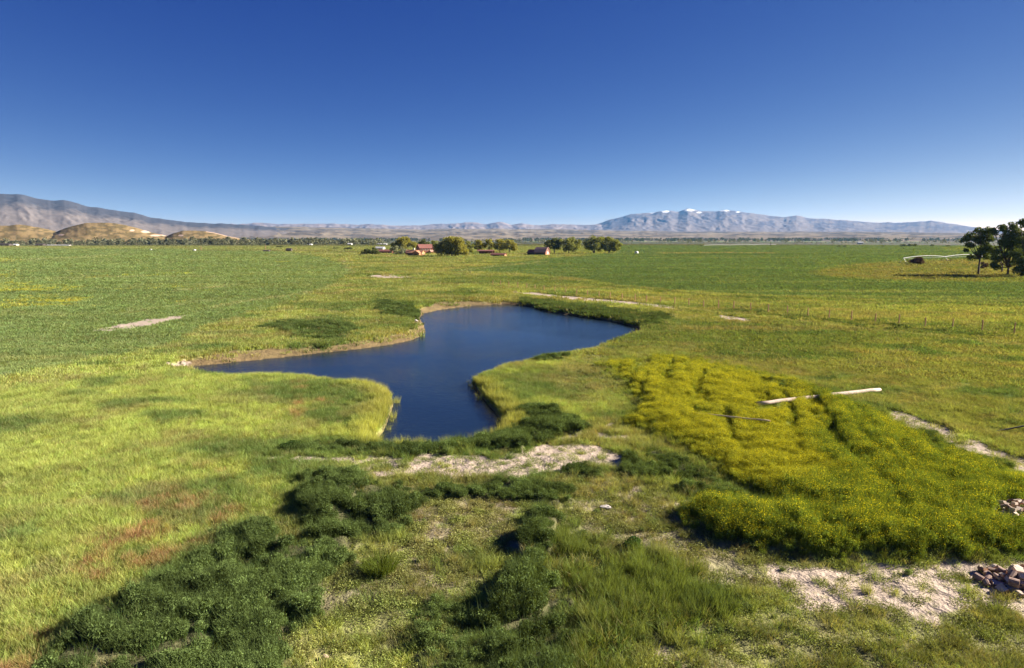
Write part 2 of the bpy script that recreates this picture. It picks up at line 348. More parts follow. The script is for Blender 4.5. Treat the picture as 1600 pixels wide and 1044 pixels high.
def zones(x, y):
    u0, v0 = proj(x, y, 0.0)
    ok = (y > 6)
    near = np.clip((v0-HZ)/260.0, 0.04, 1.4)
    n1 = fbm(x/3.1, y/3.1, 3, 4)-.5; n2 = fbm(x/3.1+50, y/3.1+9, 5, 4)-.5
    n3 = fbm(x/.7, y/.7, 8, 3)-.5
    u = u0 + n1*60*near + n3*24*near; v = v0 + n2*26*near + n3*10*near
    us = u0 + n1*26*near + n3*20*near; vs_ = v0 + n2*9*near + n3*6*near
    u = np.where(ok, u, -9e5)
    Z = {}
    psd = -poly_sd(x, y, pond_w); Z['psd'] = psd       # positive outside the pond
    big = fbm(x/23., y/23., 21, 4); med = fbm(x/5., y/5., 31, 4); streak = fbm(x/60., y/9., 41, 4)
    # meadow base: lush left and near the pond, olive right
    c = np.repeat(COL['meadow'][None, :], len(x), 0)
    lush = np.clip(sstep(1000, 500, u0)*sstep(520, 600, v0) + 0.55*sstep(.45, .6, big)*sstep(.4, .6, med), 0, 1)
    c = mixc(c, COL['lush'], lush*(0.55+.45*sstep(.3, .6, med)))
    openr = mask(u, v, OPEN_R, 10); c = mixc(c, rgb(.215,.235,.07), openr*.8); Z['openr'] = openr
    far = sstep(388, 383, v0); c = mixc(c, COL['plain'], far)
    mw = sstep(560, 430, v0)*sstep(384, 388, v0)
    c = mixc(c, rgb(.32,.32,.09), mw*sstep(.42, .62, streak)*.6)
    fl = mask(us, vs_, FIELD_L, 1.5+0*1); fr = mask(us, vs_, FIELD_R, 1.2); ol = mask(us, vs_, OLIVE, 3)
    fr = fr*(1-ol*.9)
    Z['fl'], Z['fr'] = fl, fr
    fcol = COL['field'][None, :]*(0.8+.4*streak[:, None])
    c = c*(1-fl[:, None]) + fcol*fl[:, None]
    fcol = COL['fieldr'][None, :]*(0.8+.4*streak[:, None])
    c = c*(1-fr[:, None]) + fcol*fr[:, None]
    # light mown streaks in the crop
    stk = sstep(.6, .72, fbm(x/90., y/6., 77, 4))*np.clip(fl+fr, 0, 1)
    c = mixc(c, rgb(.28,.3,.11), stk*.5)
    c = mixc(c, rgb(.24,.31,.12), fl*sstep(520, 570, v0)*.6*sstep(.35, .6, streak))
    c = mixc(c, COL['olive'], ol*.9)
    # natural mottling: greener sedge, straw coloured and brownish patches at several sizes
    f0 = 1-.9*np.clip(fl+fr, 0, 1)
    c = mixc(c, rgb(.10,.165,.055), f0*.75*sstep(.52, .68, fbm(x/6.5, y/4., 101, 4)))
    c = mixc(c, rgb(.30,.27,.12), f0*.5*sstep(.55, .7, fbm(x/4., y/2.4, 103, 4)))
    c = mixc(c, rgb(.12,.17,.05), f0*.7*sstep(.54, .66, fbm(x/30., y/11., 105, 4))*(v0 < 600))
    c = mixc(c, rgb(.27,.22,.10), f0*.5*sstep(.57, .7, fbm(x/22., y/8., 107, 4))*(v0 < 600))
    fgd = sstep(730, 800, v0)*sstep(470, 560, u0 + (v0-760)*.4)     # the rough ground in front is browner and darker
    c = mixc(c, rgb(.135,.16,.05), fgd*.7*sstep(.35, .6, fbm(x/1.7, y/1.2, 111, 4))); Z['fgd'] = fgd
    c = c*(.72+.56*fbm(x/1.3, y/1.1, 109, 3))[:, None]
    for pts, wd, cc, k in TRACKS:
        dd = np.full(len(x), 1e9)
        for (ax, ay), (bx, by) in zip(pts[:-1], pts[1:]):
            t = np.clip(((u0-ax)*(bx-ax)+(v0-ay)*(by-ay))/((bx-ax)**2+(by-ay)**2), 0, 1); dd = np.minimum(dd, np.hypot(u0-ax-t*(bx-ax), v0-ay-t*(by-ay)))
        c = mixc(c, rgb(*cc), k*sstep(wd, wd*.3, dd + 2.5*n3*wd)*(y > 6))
    yf = np.zeros(len(x))
    for pl, s in YFAR: yf = np.maximum(yf, mask(us, vs_, pl, s))
    scat = (vnoise(x/1.5, y/2.5, 91) > .965)*fl*sstep(600, 200, u0)*(v0 < 500)
    yf = np.maximum(yf*(vnoise(x/1.3, y/1.6, 93) > .62), yf*(fbm(x/9., y/5., 94, 3) > .56)*(vnoise(x/1.3, y/1.6, 93) > .35)); yf = np.maximum(yf*(fbm(x/16., y/2.6, 95, 3) > .49), scat); Z['yfar'] = yf
    c = mixc(c, rgb(.46,.42,.04), yf*.65)
    red = np.zeros(len(x))
    for pl, s in RED: red = np.maximum(red, mask(u, v, pl, s))
    red = red*sstep(.38, .58, fbm(x/.9, y/.9, 55, 3)); Z['red'] = red; c = mixc(c, COL['red'], red*.9*sstep(.25, .6, vnoise(x/.35, y/.35, 56)))
    dry = np.zeros(len(x))
    for pl, s, w in DRY: dry = np.maximum(dry, w*mask(u, v, pl, s))
    Z['dry'] = dry; c = mixc(c, COL['dry'], dry*.95*sstep(.3, .55, fbm(x/.8, y/.8, 57, 3)))
    tall = mask(u, v, TALL, 14); Z['tall'] = tall; c = mixc(c, COL['tall'], tall*.9)
    weed = np.zeros(len(x)); wh = np.zeros(len(x))
    for pl, s, h, w in WEEDS:
        k = mask(u, v, pl, s)*w; weed = np.maximum(weed, k); wh = np.maximum(wh, k*h)
    Z['weed'], Z['wh'] = weed, wh
    c = mixc(c, COL['weeds'], weed)
    mu = mask(u, v, MUSTARD, 11); my = mask(u, v, MUSTARD_Y, 14); Z['mu'], Z['my'] = mu, my; Z['muh'] = mask(u0, v0, MUSTARD, 28)
    c = mixc(c, COL['mustard'], mu)
    bank = mask(us, vs_, BANK, 1.5)*(psd > -2); bank = np.maximum(bank*(psd < 9), sstep(.5, .1, np.abs(psd))*.8)
    Z['bank'] = bank
    soil = np.zeros(len(x)); sid = np.zeros(len(x), int)
    for i, (k, (pl, s, w)) in enumerate(SOIL.items()):
        q = mask(us, vs_, pl, s)*w
        sid = np.where(q > soil, i, sid); soil = np.maximum(soil, q)
    holes = fbm(x/1.1, y/1.1, 61, 4)
    soil = soil*sstep(.0, .12, holes - (0.95 - .74*np.clip(soil, 0, 1)))      # weeds creeping in
    soil = soil*(1-np.where(sid == 0, .28, np.where(sid == 3, .5, .66))*sstep(.57, .68, fbm(x/.45, y/.3, 67, 3))*(v0 > 600))
    soil = np.maximum(soil, (vnoise(x/.5, y/.5, 66) > .9)*dry*.5)
    soil = soil*(psd > .3)*(1-sstep(.08, .4, weed)*(sid > 2)*(v0 > 600))
    Z['soil'], Z['sid'] = soil, sid
    g = c.copy()
    g = mixc(g, rgb(.16,.13,.07), np.clip((v0-600)/300, 0, .55)*(1-.4*weed))   # dry litter between the stems
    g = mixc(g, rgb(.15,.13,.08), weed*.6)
    g = mixc(g, COL['bank'], bank*.9)
    g = mixc(g, rgb(.26,.22,.15), np.clip(dry*.8, 0, 1))
    g = mixc(g, COL['soil'], np.clip(soil*1.3, 0, 1))
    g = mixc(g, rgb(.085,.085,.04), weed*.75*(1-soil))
    g = np.where((psd < 0)[:, None], rgb(.05,.045,.03)[None, :], g)
    g = g*(1-.5*sstep(387, 384.5, v0)*(v0 > 378)*(1-soil))[:, None]      # darker colour stands in for the self-shading of distant plants
    Z['g'], Z['c'] = g, c
    Z['u0'], Z['v0'] = u0, v0
    return Z

# rows of mustard run from the upper left to the lower right of the mound
_a = Vector(at(1300, 640)[:2]); _b = Vector(at(1480, 872)[:2]); _d = (_b-_a).normalized()
def rowcoords(x, y): return (x*_d.x + y*_d.y), (-x*_d.y + y*_d.x)
def furrow(x, y):
    s, t = rowcoords(x, y)
    t = t + 1.6*(fbm(s/9., t/9., 71, 2)-.5)
    return fbm(s/9.0, t/.85, 72, 3)

def height(x, y, Z):
    near = np.clip(1.2 - np.hypot(x, y)/260., 0, 1)
    h = (fbm(x/17., y/17., 11, 3)-.5)*.5*near + (fbm(x/1.6, y/1.6, 12, 3)-.5)*.22*near
    h += (1-Z['soil'])*Z['wh']*.34*sstep(.3, .7, fbm(x/1.9, y/1.9, 13, 3))
    h += Z['muh']*(.14 + .32*Z['mu']*(sstep(.30, .46, furrow(x, y))) )*(1-.7*Z['soil'])
    # low swell of the field under the right-hand trees
    p = Z['psd']
    edge = sstep(0., 6., p)
    steep = np.where(Z['bank'] > .5, 2.6, .9)
    bankh = WZ + .62*(1-np.exp(-np.clip(p, 0, None)/steep))
    inside = WZ - .03 - np.clip(-p*.45, 0, 1.6)
    out = bankh*(1-edge) + np.maximum(h, WZ+.3)*edge
    # berms: grassy point on the right, raised near bank
    return np.where(p < 0, inside, out)

# ------------------------------------------------------------------ the ground sheet
vrow = np.concatenate([np.arange(1180, 600, -2.2), np.arange(600, 430, -1.3), np.arange(430, 377, -.55)])
rr = H/np.tan(TH + np.arctan((vrow-CY)/F))
rr = np.concatenate([[1.5, 4, 6, 8, 9.5, 11, 12.5], rr[rr > 13], [5200, 8000, 13000, 24000, 45000]])
front = np.degrees(np.arctan(np.linspace(-1.02, 1.02, 880)))
back = np.concatenate([np.arange(front[-1]+3, 180, 6), np.arange(180, 360+front[0]-2, 6)])
ang = np.radians(np.concatenate([front, back])); NA, NR = len(ang), len(rr)
A, R = np.meshgrid(ang, rr); gx = (R*np.sin(A)).ravel(); gy = (R*np.cos(A)).ravel()
GZ = zones(gx, gy)
gz = height(gx, gy, GZ)
i0 = np.arange(NR-1)[:, None]*NA; j = np.arange(NA)[None, :]; j1 = (j+1) % NA
quads = np.stack([i0+j, i0+j1, i0+NA+j1, i0+NA+j], -1).reshape(-1, 4)[:, ::-1]
gv = np.stack([gx, gy, gz], 1)
# every face goes to the stretch of setting it belongs to; neighbours share their border exactly
fc = quads
def favg(a): return a[fc].mean(1)
face = np.zeros(len(fc), int)
face[favg(GZ['fl']) > .5] = 1; face[favg(GZ['fr']) > .5] = 2
face[(favg(GZ['bank']) > .5)] = 3
names = list(SOIL)
fs = favg(GZ['soil']) > .45; fsid = GZ['sid'][fc[:, 0]]
for key, idx in (('main', 4), ('m2', 4), ('m3', 4), ('right', 5), ('lower', 6), ('road', 7), ('road2', 7)):
    face[fs & (fsid == names.index(key))] = idx
face[favg(GZ['psd']) < 0] = 8
SET = [('ground', 'green meadow spreading out to the far edge of the valley', 'ground'),
 ('field', 'dark green crop field on the left with scattered yellow patches', 'field'),
 ('field', 'dark green crop field on the right beyond the post fence', 'field'),
 ('pond_bank', 'brown muddy shore along the far side of the pond', 'bank'),
 ('dirt_path', 'pale sandy path in front of the pond', 'path'),
 ('dirt_path', 'stony dirt strip right of the yellow flowers', 'path'),
 ('bare_ground', 'patchy bare earth beside the firewood', 'ground'),
 ('dirt_road', 'narrow dirt road behind the pond along the fence', 'road'),
 ('pond_bed', 'muddy bed under the pond water', 'pond bed')]
for k, (nm, lab, cat) in enumerate(SET):
    sel = fc[face == k]
    if not len(sel): continue
    used, inv = np.unique(sel, return_inverse=True); inv = inv.reshape(sel.shape)
    me = np_mesh(nm, gv[used], inv, [M_GROUND], smooth=True)
    ca = me.color_attributes.new('col', 'FLOAT_COLOR', 'POINT')
    ca.data.foreach_set('color', np.concatenate([GZ['g'][used], np.ones((len(used), 1))], 1).astype(np.float32).ravel())
    sa = me.attributes.new('soil', 'FLOAT', 'POINT'); sa.data.foreach_set('value', np.clip(GZ['soil'][used]*1.3, 0, 1).astype(np.float32))
    tag(link(nm, me), lab, cat, kind='structure')

# pond surface: a sheet of water cells reaching just under the banks
pw = np.array(pond_w); x0, y0 = pw.min(0)-3; x1, y1 = pw.max(0)+3
nx, ny = int((x1-x0)/.8), int((y1-y0)/.8)
X, Y = np.meshgrid(np.linspace(x0, x1, nx), np.linspace(y0, y1, ny)); X = X.ravel(); Y = Y.ravel()
ps = poly_sd(X, Y, pond_w)
q = (np.arange(ny-1)[:, None]*nx + np.arange(nx-1)[None, :]).reshape(-1); q = np.stack([q, q+1, q+nx+1, q+nx], 1)
q = q[(ps[q] > -1.0).any(1)]; used, inv = np.unique(q, return_inverse=True)
tag(link('water', np_mesh('water', np.stack([X[used], Y[used], np.full(len(used), WZ)], 1), inv.reshape(q.shape), [M_WATER], smooth=True)), 'dark blue pond in the middle of the meadow', 'pond', kind='structure')

# ------------------------------------------------------------------ plants as prototypes, spread by geometry nodes
def blades(n, h, r, w, bend, seed, segs=2, hvar=.4):
    g = np.random.default_rng(seed); V = []; Fc = []
    for i in range(n):
        a = g.uniform(0, 2*math.pi); rad = r*math.sqrt(g.uniform()); px, py = rad*math.cos(a), rad*math.sin(a)
        hh = h*(1-hvar+hvar*g.uniform()*1.4); b = bend*g.uniform(.3, 1.2); ba = a + g.normal(0, .9)
        fa = g.uniform(0, math.pi); wx, wy = math.cos(fa)*w/2, math.sin(fa)*w/2
        base = len(V)
        for k in range(segs+1):
            t = k/segs; ox = math.cos(ba)*b*hh*t*t; oy = math.sin(ba)*b*hh*t*t; ww = (1-t)**.6 if k < segs else 0.12
            V.append((px+ox-wx*ww, py+oy-wy*ww, hh*t-.03)); V.append((px+ox+wx*ww, py+oy+wy*ww, hh*t-.03))
        for k in range(segs): Fc.append((base+2*k, base+2*k+1, base+2*k+3, base+2*k+2))
    return V, Fc

def cards(P, s, g, flat=.0, aspect=1.6):
    """small diamond leaves at the points P"""
    n = len(P); d = g.normal(size=(n, 3)); d[:, 2] = d[:, 2]*(1-flat); d /= np.linalg.norm(d, axis=1)[:, None]
    e = np.cross(d, g.normal(size=(n, 3))); e /= np.linalg.norm(e, axis=1)[:, None]
    s = np.asarray(s).reshape(-1, 1)*np.ones((n, 1))
    V = np.stack([P-d*s*aspect/2, P+e*s/2, P+d*s*aspect/2, P-e*s/2], 1).reshape(-1, 3)
    return V, np.arange(4*n).reshape(-1, 4)

def bush_pts(n, g, r, h, lumps=7):
    cs = []
    for i in range(lumps):
        a = g.uniform(0, 2*math.pi); q = r*.62*math.sqrt(g.uniform()); cs.append((q*math.cos(a), q*math.sin(a), h*g.uniform(.25, .62), r*g.uniform(.32, .5)))
    cs = np.array(cs); k = g.integers(0, lumps, n); d = g.normal(size=(n, 3)); d /= np.linalg.norm(d, axis=1)[:, None]
    rad = g.uniform(.55, 1.05, n)**.5
    P = cs[k, :3] + d*(cs[k, 3]*rad)[:, None]*np.array([1, 1, min(1.2, h/r*.75)])
    P[:, 2] = np.abs(P[:, 2]); return P

M_BLADE = leafy('grass_blade', None, .35, .7); M_LEAF = leafy('weed_leaf', None, .25, .8)
M_FLOWER = leafy('yellow_petal', (.72, .63, .03), .3, .35)
protos = {}
def proto(kind, V, Fq, mats, midx=None):
    o = bpy.data.objects.new(kind+'_source', np_mesh(kind+'_source', V, Fq, mats, midx)); protos.setdefault(kind, []).append(o)
for k in range(4):
    V, Fq = blades(46, .34, .27, .015, .65, 100+k); proto('grass', V, Fq, [M_BLADE])
for k in range(3):
    V, Fq = blades(46, .95, .3, .022, .35, 140+k, 3); proto('tall', V, Fq, [M_BLADE])
for k in range(3):      # low broad cover, used for crop and for the distance
    V, Fq = blades(26, .3, .5, .055, .7, 180+k); proto('crop', V, Fq, [M_BLADE])
for k in range(4):
    g = np.random.default_rng(200+k); V, Fq = cards(bush_pts(1000, g, .55, .62, 11), g.uniform(.018, .06, 1000), g, 0, 2.6); V2, F2 = blades(60, .85, .45, .014, .5, 230+k); proto('weed', np.concatenate([V, np.array(V2)]), np.concatenate([Fq, np.array(F2)+len(V)]), [M_LEAF])
for k in range(8):
    g = np.random.default_rng(300+k); n = 300
    P = bush_pts(n, g, .42, .75); V, Fq = cards(P, g.uniform(.03, .06, n), g, 0, 2.2); V2, F2 = blades(44, .95, .38, .012, .3, 330+k, 2, .6)
    nf = 66 if k < 4 else 20; a = g.uniform(0, 2*math.pi, nf); q = .4*np.sqrt(g.uniform(size=nf)); Pf = np.stack([q*np.cos(a), q*np.sin(a), g.uniform(.5, .95, nf)*(1-.35*(q/.4)**2)], 1)
    V3, F3 = cards(Pf, g.uniform(.022, .038, nf), g, 0, 1.1)
    VV = np.concatenate([V, np.array(V2), V3]); FF = np.concatenate([Fq, np.array(F2)+len(V), F3+len(V)+len(V2)])
    proto('mustard' if k < 4 else 'mustard_leafy', VV, FF, [M_LEAF, M_FLOWER], np.concatenate([np.zeros(len(Fq)+len(F2)), np.ones(len(F3))]))
for k in range(3):
    g = np.random.default_rng(400+k); n = 130; a = g.uniform(0, 2*math.pi, n); q = .3*np.sqrt(g.uniform(size=n))
    P = np.stack([q*np.cos(a), q*np.sin(a), g.uniform(.0, .13, n)], 1); V, Fq = cards(P, g.uniform(.018, .038, n), g, .6, 1.5); proto('low', V, Fq, [M_LEAF])

def spread(name, kind, x, y, z, scale, tint, label, cat):
    n = len(x); g = np.random.default_rng(len(name)+n)
    me = bpy.data.meshes.new(name); me.vertices.add(n)
    me.vertices.foreach_set('co', np.stack([x, y, z], 1).astype(np.float32).ravel())
    def attr(nm, t, f, val):
        a = me.attributes.new(nm, t, 'POINT'); a.data.foreach_set(f, np.asarray(val).ravel())
    attr('isc', 'FLOAT_VECTOR', 'vector', scale.astype(np.float32))
    rot = np.stack([g.normal(0, .1, n), g.normal(0, .1, n), g.uniform(0, 6.283, n)], 1)
    attr('irot', 'FLOAT_VECTOR', 'vector', rot.astype(np.float32))
    attr('ivar', 'INT', 'value', g.integers(0, len(protos[kind]), n).astype(np.int32))
    attr('tint', 'FLOAT_COLOR', 'color', np.concatenate([tint, np.ones((n, 1))], 1).astype(np.float32))
    o = link(name, me); tag(o, label, cat, kind='stuff')
    nt = bpy.data.node_groups.new(name+'_spread', 'GeometryNodeTree')
    nt.interface.new_socket('Geometry', in_out='INPUT', socket_type='NodeSocketGeometry'); nt.interface.new_socket('Geometry', in_out='OUTPUT', socket_type='NodeSocketGeometry')
    gi = nt.nodes.new('NodeGroupInput'); go = nt.nodes.new('NodeGroupOutput'); iop = nt.nodes.new('GeometryNodeInstanceOnPoints'); jn = nt.nodes.new('GeometryNodeJoinGeometry')
    for p in reversed(protos[kind]):
        oi = nt.nodes.new('GeometryNodeObjectInfo'); oi.inputs['Object'].default_value = p; oi.inputs['As Instance'].default_value = True
        nt.links.new(oi.outputs['Geometry'], jn.inputs[0])
    def na(nm, t):
        q = nt.nodes.new('GeometryNodeInputNamedAttribute'); q.data_type = t; q.inputs['Name'].default_value = nm; return q.outputs['Attribute']
    nt.links.new(gi.outputs[0], iop.inputs['Points']); nt.links.new(jn.outputs[0], iop.inputs['Instance'])
    iop.inputs['Pick Instance'].default_value = True
    nt.links.new(na('ivar', 'INT'), iop.inputs['Instance Index']); nt.links.new(na('irot', 'FLOAT_VECTOR'), iop.inputs['Rotation']); nt.links.new(na('isc', 'FLOAT_VECTOR'), iop.inputs['Scale'])
    nt.links.new(iop.outputs[0], go.inputs[0])
    md = o.modifiers.new('spread', 'NODES'); md.node_group = nt
    return o

def sample(dens, rmax, seed, rmin=13.0, amax=1.2):
    """points over the seen sector; dens(r) per square metre"""
    g = np.random.default_rng(seed); rs = np.geomspace(rmin, rmax, 400); w = dens(rs)*rs*2*math.atan(amax)
    cdf = np.concatenate([[0], np.cumsum((w[1:]+w[:-1])/2*np.diff(rs))]); n = int(cdf[-1])
    r = np.interp(g.uniform(0, cdf[-1], n), cdf, rs); a = g.uniform(-math.atan(amax), math.atan(amax), n)
    return r*np.sin(a), r*np.cos(a), g

def scl(r): return np.clip(r/50., 1, 12)          # plants merge into larger clumps with distance
# short grass and crop
x, y, g = sample(lambda r: 18/scl(r)**1.75, 1500, 1)
Z = zones(x, y); h = height(x, y, Z); r = np.hypot(x, y); n = len(x); rnd = g.uniform(size=n)
fld = np.clip(Z['fl']+Z['fr'], 0, 1)
keep = (Z['psd'] > .25) & (Z['soil'] < .3+.25*rnd) & (rnd > Z['bank']*.95) & (rnd > Z['weed']*.8) & (rnd > Z['mu']*.85) & (rnd > Z['dry']*.8) & (rnd > Z['fgd']*(.15+.75*sstep(.45, .58, fbm(x/1.2, y/.8, 112, 4))))
tin = Z['c']*(1+(g.uniform(size=(n, 1))-.5)*(.76*(1-.5*fld[:, None])/scl(r)[:, None]**.5))*(0.88+.24*g.uniform(size=(n, 3)))
straw = (g.uniform(size=n) < .08*(1-fld)); tin[straw] = tin[straw]*.4 + rgb(.34,.29,.15)*.6
patch = fbm(x/2.3, y/2.3, 81, 3)
sz = (.55+.75*patch+.3*g.uniform(size=n))*(1+.5*Z['tall'])
near_shore = 0*Z['psd']
S = np.stack([sz*scl(r)**.9, sz*scl(r)**.9, sz*(1+.5*near_shore)*(1-.25*Z['fgd'])*(1-.4*Z['dry'])*scl(r)**.35*(1-.25*fld)*(1-.3*Z['openr'])], 1)
m = keep & (fld < .5) & (r < 75)
spread('grass', 'grass', x[m], y[m], h[m], S[m], tin[m], 'yellow green meadow grass around the pond', 'grass')
m = keep & (fld < .5) & (r >= 75)
spread('grass', 'crop', x[m], y[m], h[m], S[m]*np.array([.85, .85, 1.1]), tin[m], 'shorter pasture grass beyond the pond', 'grass')
m = keep & (fld >= .5)
spread('crop', 'crop', x[m], y[m], h[m], S[m]*np.array([.85, .85, .95]), tin[m], 'green forage crop standing in the flat fields', 'crop')
# tall grass: on the shore, in the foreground swath and as scattered stands
x, y, g = sample(lambda r: 16/scl(r)**1.6, 150, 2)
Z = zones(x, y); h = height(x, y, Z); r = np.hypot(x, y); n = len(x); rnd = g.uniform(size=n)
shore = sstep(4.2, .3, Z['psd'])*(Z['bank'] < .3)*(Z['psd'] > -.35)*(r < 62)
want = np.clip(shore*.95*sstep(.2, .45, fbm(x/1.4, y/1.4, 82, 2)) + Z['tall']*.75*sstep(.35, .55, fbm(x/1.6, y/1.6, 83, 3)) + .22*sstep(.5, .66, fbm(x/3, y/3, 84, 3))*(1-Z['dry']) + Z['red']*.25, 0, 1)
keep = (rnd < want) & (Z['soil'] < .3) & (Z['weed'] < .6) & (Z['bank'] < .4) & (Z['mu'] < .5) & ((Z['psd'] > .25) | (shore > .5))
tin = Z['c']*(.8+.5*g.uniform(size=(n, 1)))
tin = tin*(1-shore[:, None]*.6) + rgb(.42,.40,.10)[None, :]*shore[:, None]*.6
s = (.45+.35*g.uniform(size=n)+.1*shore)
S = np.stack([s*scl(r)**.7, s*scl(r)**.7, s*(.75+.25*Z['tall']+.3*shore)], 1)
spread('tall_grass', 'tall', x[keep], y[keep], h[keep], S[keep], tin[keep], 'tall seeding grass on the pond edge and in the foreground', 'grass')
# dark bushy weeds
x, y, g = sample(lambda r: 14/scl(r)**1.5, 180, 3)
Z = zones(x, y); h = height(x, y, Z); r = np.hypot(x, y); n = len(x); rnd = g.uniform(size=n)
cl = sstep(.36, .47, fbm(x/1.5+y/2.2, y/.8, 85, 4))
keep = (rnd < Z['weed']*(.06+.94*cl) + .012*(Z['psd'] > 1)*(r < 80)*(1-Z['openr'])*(1-Z['mu'])*(Z['fl'] < .3)) & (Z['psd'] > .5) & (Z['soil'] < .35)
s = (.26+.28*cl+.35*g.uniform(size=n)**2)*(.48+.55*Z['wh'])
S = np.stack([s*scl(r)**.75, s*scl(r)**.75, s*(.8+.5*g.uniform(size=n))*scl(r)**.2], 1)
tin = COL['weeds'][None, :]*(.75+.7*g.uniform(size=(n, 1)))*(1+.35*sstep(.5, .62, fbm(x/2.1, y/2.1, 86, 3)))[:, None]*np.array([1.06, 1, 1])[None, :] + .25*(1-Z['weed'])[:, None]*Z['c']
spread('weeds', 'weed', x[keep], y[keep], h[keep], S[keep], tin[keep], 'dark green bushy weeds in the foreground and round the pond', 'weeds')
# flowering mustard
x, y, g = sample(lambda r: 13/scl(r)**1.5, 110, 4)
Z = zones(x, y); h = height(x, y, Z); r = np.hypot(x, y); n = len(x); rnd = g.uniform(size=n)
fu = furrow(x, y); dn = .1+.9*sstep(.33, .43, fu)
dn = dn*(1-Z['my']) + Z['my']*(.35+.6*sstep(.3, .5, fbm(x/2.2, y/2.2, 87, 3)))
keep = (rnd < Z['mu']*dn*np.clip(Z['muh']*1.5, .35, 1)) & (Z['soil'] < .4) & (poly_sd(Z['u0'], Z['v0'], [(1538,806),(1660,790),(1660,846),(1545,838)]) < 0) & (poly_sd(Z['u0'], Z['v0'], [(1178,640),(1222,634),(1222,652),(1178,658)]) < 0) & (poly_sd(Z['u0'], Z['v0'], [(1300,606),(1380,600),(1380,622),(1300,634)]) < 0)
s = .42+.3*sstep(.3, .5, fu)+.3*g.uniform(size=n)
s = s*(.5+.5*Z['muh'])*np.clip(.6+.9*fbm(x/.8, y/.8, 92, 2), .7, 1.3); S = np.stack([s*scl(r)**.8, s*scl(r)**.8, s*(1-.3*Z['my'])], 1)
tin = COL['mustard'][None, :]*(.75+.5*g.uniform(size=(n, 1)))
tin = tin*(1-.5*Z['my'][:, None]) + rgb(.42,.40,.04)[None, :]*.5*Z['my'][:, None]
fw = g.uniform(size=n) < .42+.5*Z['my']+.5*sstep(.5, .62, fbm(x/2.5, y/2.5, 89, 3)) - .25*(1-Z['my'])
for nm, kd, q, lb in (('yellow_flowers', 'mustard', keep & fw, 'yellow flowering mustard plants right of the pond'), ('mustard_plants', 'mustard_leafy', keep & ~fw, 'leafy green mustard plants with few flowers in the mound at right')):
    spread(nm, kd, x[q], y[q], h[q], S[q], tin[q], lb, 'flowers')
# low creeping cover on the dry and bare ground
x, y, g = sample(lambda r: 40/scl(r)**1.8, 70, 5)
Z = zones(x, y); h = height(x, y, Z); r = np.hypot(x, y); n = len(x); rnd = g.uniform(size=n)
cl = sstep(.42, .62, fbm(x/.9, y/.9, 88, 4))
keep = (rnd < (.15+.5*Z['dry'])*cl + .1) & (Z['psd'] > .5) & (Z['bank'] < .5) & (Z['weed'] < .7) & (rnd < 1.0-Z['soil']*.95)
s = .5+.9*g.uniform(size=n)
tin = (Z['c']*.6+rgb(.28,.32,.08)[None, :]*.4)*(.7+.6*g.uniform(size=(n, 1)))
spread('ground_cover', 'low', x[keep], y[keep], h[keep], np.stack([s*scl(r), s*scl(r), s], 1)[keep], tin[keep], 'low creeping plants on the dry foreground soil', 'ground cover')
#TAIL
def ground_z(x, y):
    X = np.array([x], float); Y = np.array([y], float)
    return float(height(X, Y, zones(X, Y))[0])

# ------------------------------------------------------------------ mountains and hills
def hill_material():
    m, nt, out = newmat('hillside')
    p = N(nt, 'ShaderNodeBsdfPrincipled'); p.inputs['Roughness'].default_value = 1; p.inputs['Specular IOR Level'].default_value = 0.0
    a = N(nt, 'ShaderNodeAttribute', attribute_name='col'); geo = N(nt, 'ShaderNodeNewGeometry')
    n = N(nt, 'ShaderNodeTexNoise'); n.inputs['Scale'].default_value = 0.006; n.inputs['Detail'].default_value = 8; n.inputs['Roughness'].default_value = .7
    nt.links.new(geo.outputs['Position'], n.inputs['Vector'])
    nt.links.new(mulcol(nt, a.outputs['Color'], mathn(nt, 'MULTIPLY_ADD', n.outputs['Fac'], .7, .65)), p.inputs['Base Color'])
    b = N(nt, 'ShaderNodeBump'); b.inputs['Strength'].default_value = .3; b.inputs['Distance'].default_value = 10
    nt.links.new(n.outputs['Fac'], b.inputs['Height']); nt.links.new(b.outputs[0], p.inputs['Normal']); nt.links.new(p.outputs[0], out.inputs[0]); return m
M_HILL = hill_material()

